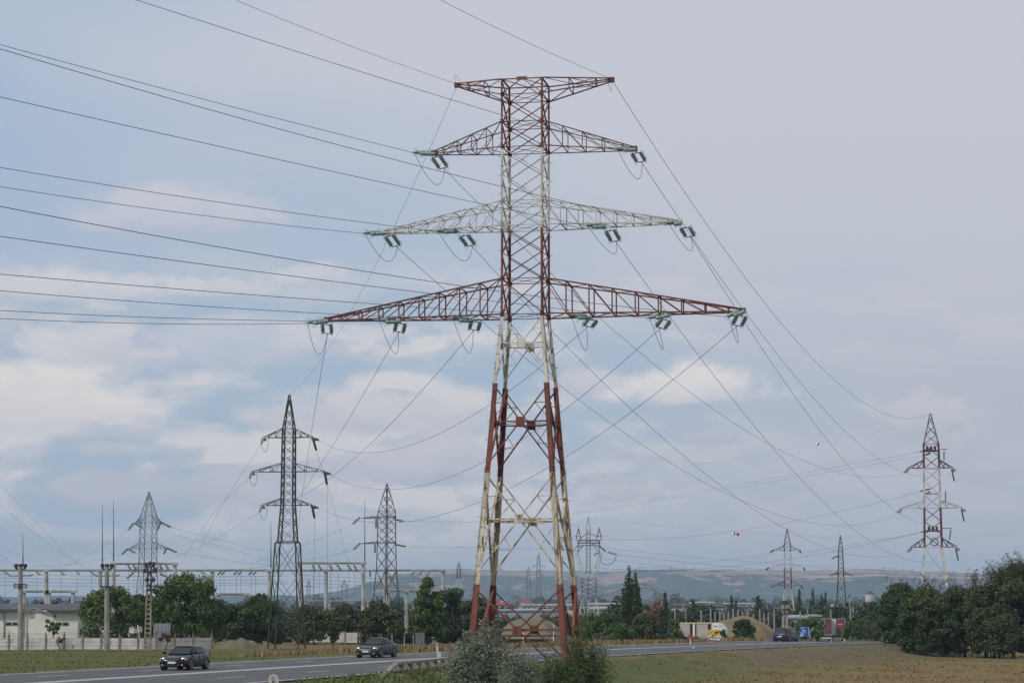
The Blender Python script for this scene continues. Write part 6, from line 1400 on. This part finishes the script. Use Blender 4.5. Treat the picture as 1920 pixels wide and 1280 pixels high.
H = [('white hall with a pale roof right of the three-spired pylon', 1108, 1178, 1129, 1132, 1150, 900, M_HC, M_GR, 9, True), ('long grey open shed roof behind the bushes right of the big pylon', 1108, 1165, 1136, 1140, 1155, 620, M_GR, M_GR, 0, True), ('white house with brown roof behind the narrow poplar', 1264, 1290, 1130, 1135, 1152, 560, M_HW, M_TILE, 2, False), ('two-storey white house right of the slim poplar', 1308, 1329, 1130, 1135, 1152, 600, M_HW, M_TILE, 3, False),
     ('pair-gabled white house in the middle of the town', 1338, 1362, 1129, 1136, 1150, 760, M_HW, M_TILE, 3, False), ('low white hall at the foot of the ridge', 1345, 1420, 1129, 1131, 1140, 1250, M_HW, M_GR, 8, True), ('brown-roofed house right of the middle of the town', 1385, 1404, 1133, 1138, 1150, 800, M_HC, M_TILE, 3, False), ('house with a long brown roof left of the small banded pylon', 1432, 1462, 1134, 1141, 1152, 820, M_HC, M_TILE, 4, False),
     ('cream house with arches behind the small banded pylon', 1482, 1511, 1152, 1156, 1170, 470, M_HW, M_GR, 3, True), ('cream block with small dark windows left of the box trucks', 1518, 1538, 1151, 1152.5, 1172, 470, M_HC, M_HC, 3, True), ('hall with a bright red roof left of the middle seen through the big pylon', 930, 955, 1126, 1133, 1142, 1150, M_HW, M_TILER, 0, False), ('red-roofed hall seen through the middle of the big pylon', 973, 1000, 1124, 1132, 1142, 1100, M_HW, M_TILER, 0, False),
     ('long low white hall seen through the big pylon', 978, 1075, 1131, 1134, 1142, 1000, M_HW, M_GR, 10, True), ('long grey greenhouse-like hall behind the big pylon', 935, 1060, 1140, 1143, 1158, 700, M_GR, M_GR, 0, True), ('cream row of houses behind the tall poplar', 1195, 1240, 1130, 1135, 1150, 900, M_HC, M_TILE, 3, False), ('tiny pale hall left of the poplar row', 1300, 1340, 1127, 1129, 1136, 1350, M_HW, M_GR, 5, True), ('tiny pale hall far right in the town', 1575, 1600, 1133, 1136, 1142, 1100, M_HW, M_GR, 3, True), ('low pale hall on the far left behind the substation', 560, 640, 1139, 1142, 1150, 900, M_HC, M_TILE, 6, False), ('low pale building between the gantry columns', 745, 790, 1137, 1141, 1150, 700, M_HC, M_GR, 4, True)]
for l, a, b, yt, ye, yb, d, wm, rm, nw, fl in H: house(l, a, b, yt, ye, yb, d, wm, rm, nw, flat=fl)
# bright tilted roof panels
for px, py, d, l in ((1296, 1130, 560, 'shining white tilted roof sheet beside the slim poplar'), (944, 1126, 1150, 'shining white tilted sheet on the red-roofed hall seen through the big pylon')):
    w = 5.5 * d / F; o = at(px, py, d - 1); mb = MB(); mb.prism([(-w, -w * .45), (w * .6, w * .2), (w, w * .55), (-w * .2, w * .35)], o, Vector((1, 0, 0)), Vector((0, .5, .86)), Vector((0, .86, -.5)), .15, M_CLEANWHITE); tagp(mb.build('roof_sheet'), l, 'roof sheet')
def watertower(px, y0, y1, w, d, label):
    b = at(px, y1, d); t = thing('water_tower', label, 'tower', (b.x, d, b.z)); k = d / F; z = lambda y: at(px, y, d).z; g0 = ground_z(b.x, d)
    MB().lathe((b.x, d, g0), (0, 0, 1), [(0, w * k * .8), (z(y1) - g0, w * k * .8), (z(y1) - g0 + .2, w * k), (z(y0 + 5) - g0, w * k * .98)], M_HW, 12).build('tank', t)
    MB().lathe((b.x, d, z(y0 + 5)), (0, 0, 1), [(0, w * k * 1.05), (1.2 * k / .2 * .2, w * k * .7), (z(y0) - z(y0 + 5), w * k * .35), (z(y0) - z(y0 + 5) + .01, .01)], M_TILE, 12).build('roof', t)
watertower(1632, 1108, 1129, 9.5, 800, 'stout white tower with a small brown cap left of the thicket'); watertower(1561.5, 1127, 1140, 3.5, 900, 'tiny white domed tower right of the poplar row')
# ---------------------------------------------------------------- ridge and hills
def ridge():
    nx, ny = 200, 44; vs = []; fs = []
    X0, X1 = -2350, 2350; Y0, Y1 = 5200, 8700; rn = np.random.default_rng(3)
    def nz(x, y): return (math.sin(x * .0041 + 1) + .6 * math.sin(x * .011 + y * .003) + .4 * math.sin(x * .023 - y * .006 + 2) + .25 * math.sin(x * .051 + y * .02))
    zt = lambda py, y: (1148 - py) / F * y * 1.0 + 3.2
    def top(px): return float(np.interp(px, [-200, 300, 560, 640, 690, 740, 860, 1000, 1300, 1700, 1920, 2200], [1119, 1116, 1117, 1108, 1092, 1075, 1067.5, 1067, 1068, 1071, 1074, 1078]))
    for j in range(ny + 1):
        y = Y0 + (Y1 - Y0) * j / ny
        for i in range(nx + 1):
            x = X0 + (X1 - X0) * i / nx; px = 960 + x / y * F; H = zt(top(px), 6420) ; s = (y - 5600 - 180 * nz(x, 0)) / 900
            prof = smooth(0, .45, s) * .55 + smooth(.42, .75, s) * .25 + smooth(.78, .95, s) * .20
            z = -4 + (H + 4) * prof + (nz(x * 2.3, y * 2) * 3.2 * smooth(0, .4, s) * (1 - smooth(.8, 1, s)))
            vs.append((x, y, z))
    for j in range(ny):
        for i in range(nx): a = j * (nx + 1) + i; fs.append((a, a + 1, a + nx + 2, a + nx + 1))
    m = bpy.data.materials.new('ridge_slopes'); m.use_nodes = True; g = G(m.node_tree); b = m.node_tree.nodes['Principled BSDF']; b.inputs['Roughness'].default_value = 1; b.inputs['Specular IOR Level'].default_value = 0
    t = g.node('ShaderNodeTexCoord'); sp = g.node('ShaderNodeSeparateXYZ'); g.l.new(t.outputs['Object'], sp.inputs[0])
    v = g.comb(sp.outputs[0], g.m('MULTIPLY', sp.outputs[1], .15), g.m('MULTIPLY', sp.outputs[2], 3.0)); n = g.noise(v, .017, 7, .62); n2 = g.noise(v, .004, 5, .6); zz = sp.outputs[2]
    col = g.mix(g.ramp(n2, .4, .6), (.022, .042, .038), (.040, .058, .050))
    cliff = g.m('MULTIPLY', g.ramp(n, .52, .60), g.m('MULTIPLY', g.ramp(zz, 40, 70), g.m('SUBTRACT', 1.0, g.ramp(zz, 118, 126))))
    col = g.mix(cliff, col, (.30, .20, .16))
    band = g.m('MULTIPLY', g.ramp(zz, 104, 110), g.m('SUBTRACT', 1.0, g.ramp(zz, 119, 123)))
    col = g.mix(g.m('MULTIPLY', band, g.ramp(n2, .44, .56)), col, (.26, .20, .165))
    strip = g.m('MULTIPLY', g.m('MULTIPLY', g.ramp(g.m('ADD', zz, g.m('MULTIPLY', n2, 4.0)), 97, 99), g.m('SUBTRACT', 1.0, g.ramp(zz, 102, 104))), g.ramp(sp.outputs[0], 650, 850))
    col = g.mix(strip, col, (.34, .27, .19))
    g.l.new(col, b.inputs['Base Color'])
    o = MB().add(vs, fs, m).build('hills', smooth=True); o['kind'] = 'structure'
    # stubble field on the plateau, right
ridge()
PR = None
for i, (px, h, w) in enumerate(((1135, 5, 3), (1162, 4, 2), (1200, 6, 3.5), (1240, 5, 3), (1258, 7, 6), (1300, 7, 3.5), (1398, 4, 4), (1612, 5, 4), (1658, 8, 7), (1670, 7, 7), (1680, 8, 5), (1692, 7, 7), (1712, 6, 5), (1845, 6, 6), (1790, 4, 6), (1550, 6, 2), (1090, 4, 5), (940, 4, 5))):
    d = 6900; k = d / F
    if PR is None: PR = tree('tiny tree on the skyline of the far ridge', (0, 0, -90), 1.0, .5, .1, 160, .07, F_FAR, 400, clumps=12, cl=.42); o = PR
    else: o = copy_tree(PR)
    y = float(np.interp(px, [860, 1300, 1700, 1920], [1068, 1068.5, 1071.5, 1074.5])); d = 6450; k = d / F; p = at(px, y + 1.2, d); o.location = p; o.scale = (w * k * 1.0, w * k, (h + 1) * k); o['group'] = 'tiny trees on the ridge skyline'
# low haze-blue woods at the foot of the ridge
def woods(name, d, px0, px1, ytop, n, seed, size=2.2, ybot=1150):
    r = np.random.default_rng(seed); px = r.uniform(px0, px1, n); x = (px - 960) / F * d; hump = 1 + .25 * np.sin(px * .05 + seed) + .2 * np.sin(px * .17); zt = (1148 - ytop) / F * d + 3.2
    cen = np.stack([x, d + r.uniform(-30, 30, n), -3 + (zt + 3) * hump * r.random(n) ** .6 * .9], 1); q = leaves(cen, np.full(n, size * 1.6), n * 4, size, seed, shell=.2)
    o = leafmesh(name, q, F_FAR, None); o['kind'] = 'stuff'; o['label'] = 'hazy blue-green far wood along the foot of the hills'; o['category'] = 'wood'; return o
for nme, dd, a, b, yt, n, s, sz in (('distant_wood', 2100, 850, 1960, 1132, 2400, 1, 3.0), ('distant_wood', 1700, -60, 880, 1134, 2000, 2, 2.6), ('distant_wood', 3600, 500, 1960, 1127, 1800, 3, 4.5)):
    woods(nme, dd, a, b, yt, n, s, sz)
# dry grass
def grass(label, pts, n, h, m, seed):
    r = np.random.default_rng(seed); Q = []
    for _ in range(n):
        x, y, z = pts(r); a = r.uniform(0, math.pi); w = .045 * (1 + y / 200); hh = h * r.uniform(.4, 1.2); dx, dy = math.cos(a) * w, math.sin(a) * w; lx, ly = r.normal(0, .25, 2) * hh
        Q += [(x - dx, y - dy, z - .03), (x + dx, y + dy, z - .03), (x + dx * .3 + lx, y + dy * .3 + ly, z + hh), (x - dx * .3 + lx, y - dy * .3 + ly, z + hh)]
    o = leafmesh('grass', np.array(Q), m, None); o['kind'] = 'stuff'; o['label'] = label; o['category'] = 'grass'
GD = fol('dry_grass_blades', (0.20, 0.15, 0.070), (0.165, 0.13, 0.055), (0.13, 0.12, 0.045), .3); GG = fol('green_grass_blades', (0.080, 0.105, 0.028), (0.105, 0.12, 0.034), (0.13, 0.12, 0.05), .15); GT = fol('tall_dry_grass', (0.25, 0.18, 0.09), (0.19, 0.14, 0.065), (0.12, 0.115, 0.045), .2)
TUFT = []
for _ in range(1500):
    y_ = 92 + 150 * rng.random() ** 1.4; TUFT.append(((rng.uniform(1060, 1960) - 960) / F * y_, y_, rng.uniform(.1, .7)))
def rightfield(r):
    cx, cy, w = TUFT[int(r.integers(len(TUFT)))]; x = cx + r.normal() * w; y = cy + r.normal() * w; return x, y, ground_z(x, y) if road_sd(x, y)[0] > HWR + .4 else -3
def leftmeadow(r):
    y = 125 + 100 * r.random(); px = r.uniform(-30, 560); x = (px - 960) / F * y; return x, y, ground_z(x, y) if road_sd(x, y)[0] < -HWL - .3 else -3
def farverge(r):
    s = r.uniform(0, 1); i = int(r.integers(34, 62)); off = -HWL - 2 - 14 * r.random() ** 1.1; p = RC[i] * (1 - s) + RC[i + 1] * s + RN[i] * off; return p[0], p[1], ground_z(p[0], p[1])
def nearverge(r):
    y = 100 + 60 * r.random(); px = r.uniform(560, 1010); x = (px - 960) / F * y; return x, y, ground_z(x, y) if road_sd(x, y)[0] > HWR + .2 else -3
grass('short dry grass of the field on the right', rightfield, 9000, .13, GD, 1); grass('short green grass of the meadow left of the road', leftmeadow, 3500, .07, GG, 2); grass('tall yellow dry grass on the far verge below the trees', farverge, 7000, .42, GT, 3); grass('green grass on the near verge by the parapet', nearverge, 6000, .2, GG, 4)
# ---------------------------------------------------------------- air
hz = MB(); hz.box((0, 4340, 92), (5400, 8900, 200), bpy.data.materials.new('haze_air')); hm = hz.ms[0]; hm.use_nodes = True; nt = hm.node_tree; nt.nodes.clear()
on = nt.nodes.new('ShaderNodeOutputMaterial'); pv = nt.nodes.new('ShaderNodeVolumePrincipled'); pv.inputs['Color'].default_value = (0.62, 0.80, 1.0, 1); pv.inputs['Density'].default_value = 1.1e-4; pv.inputs['Anisotropy'].default_value = 0.0
nt.links.new(pv.outputs[0], on.inputs['Volume']); o = hz.build('haze'); o['kind'] = 'stuff'
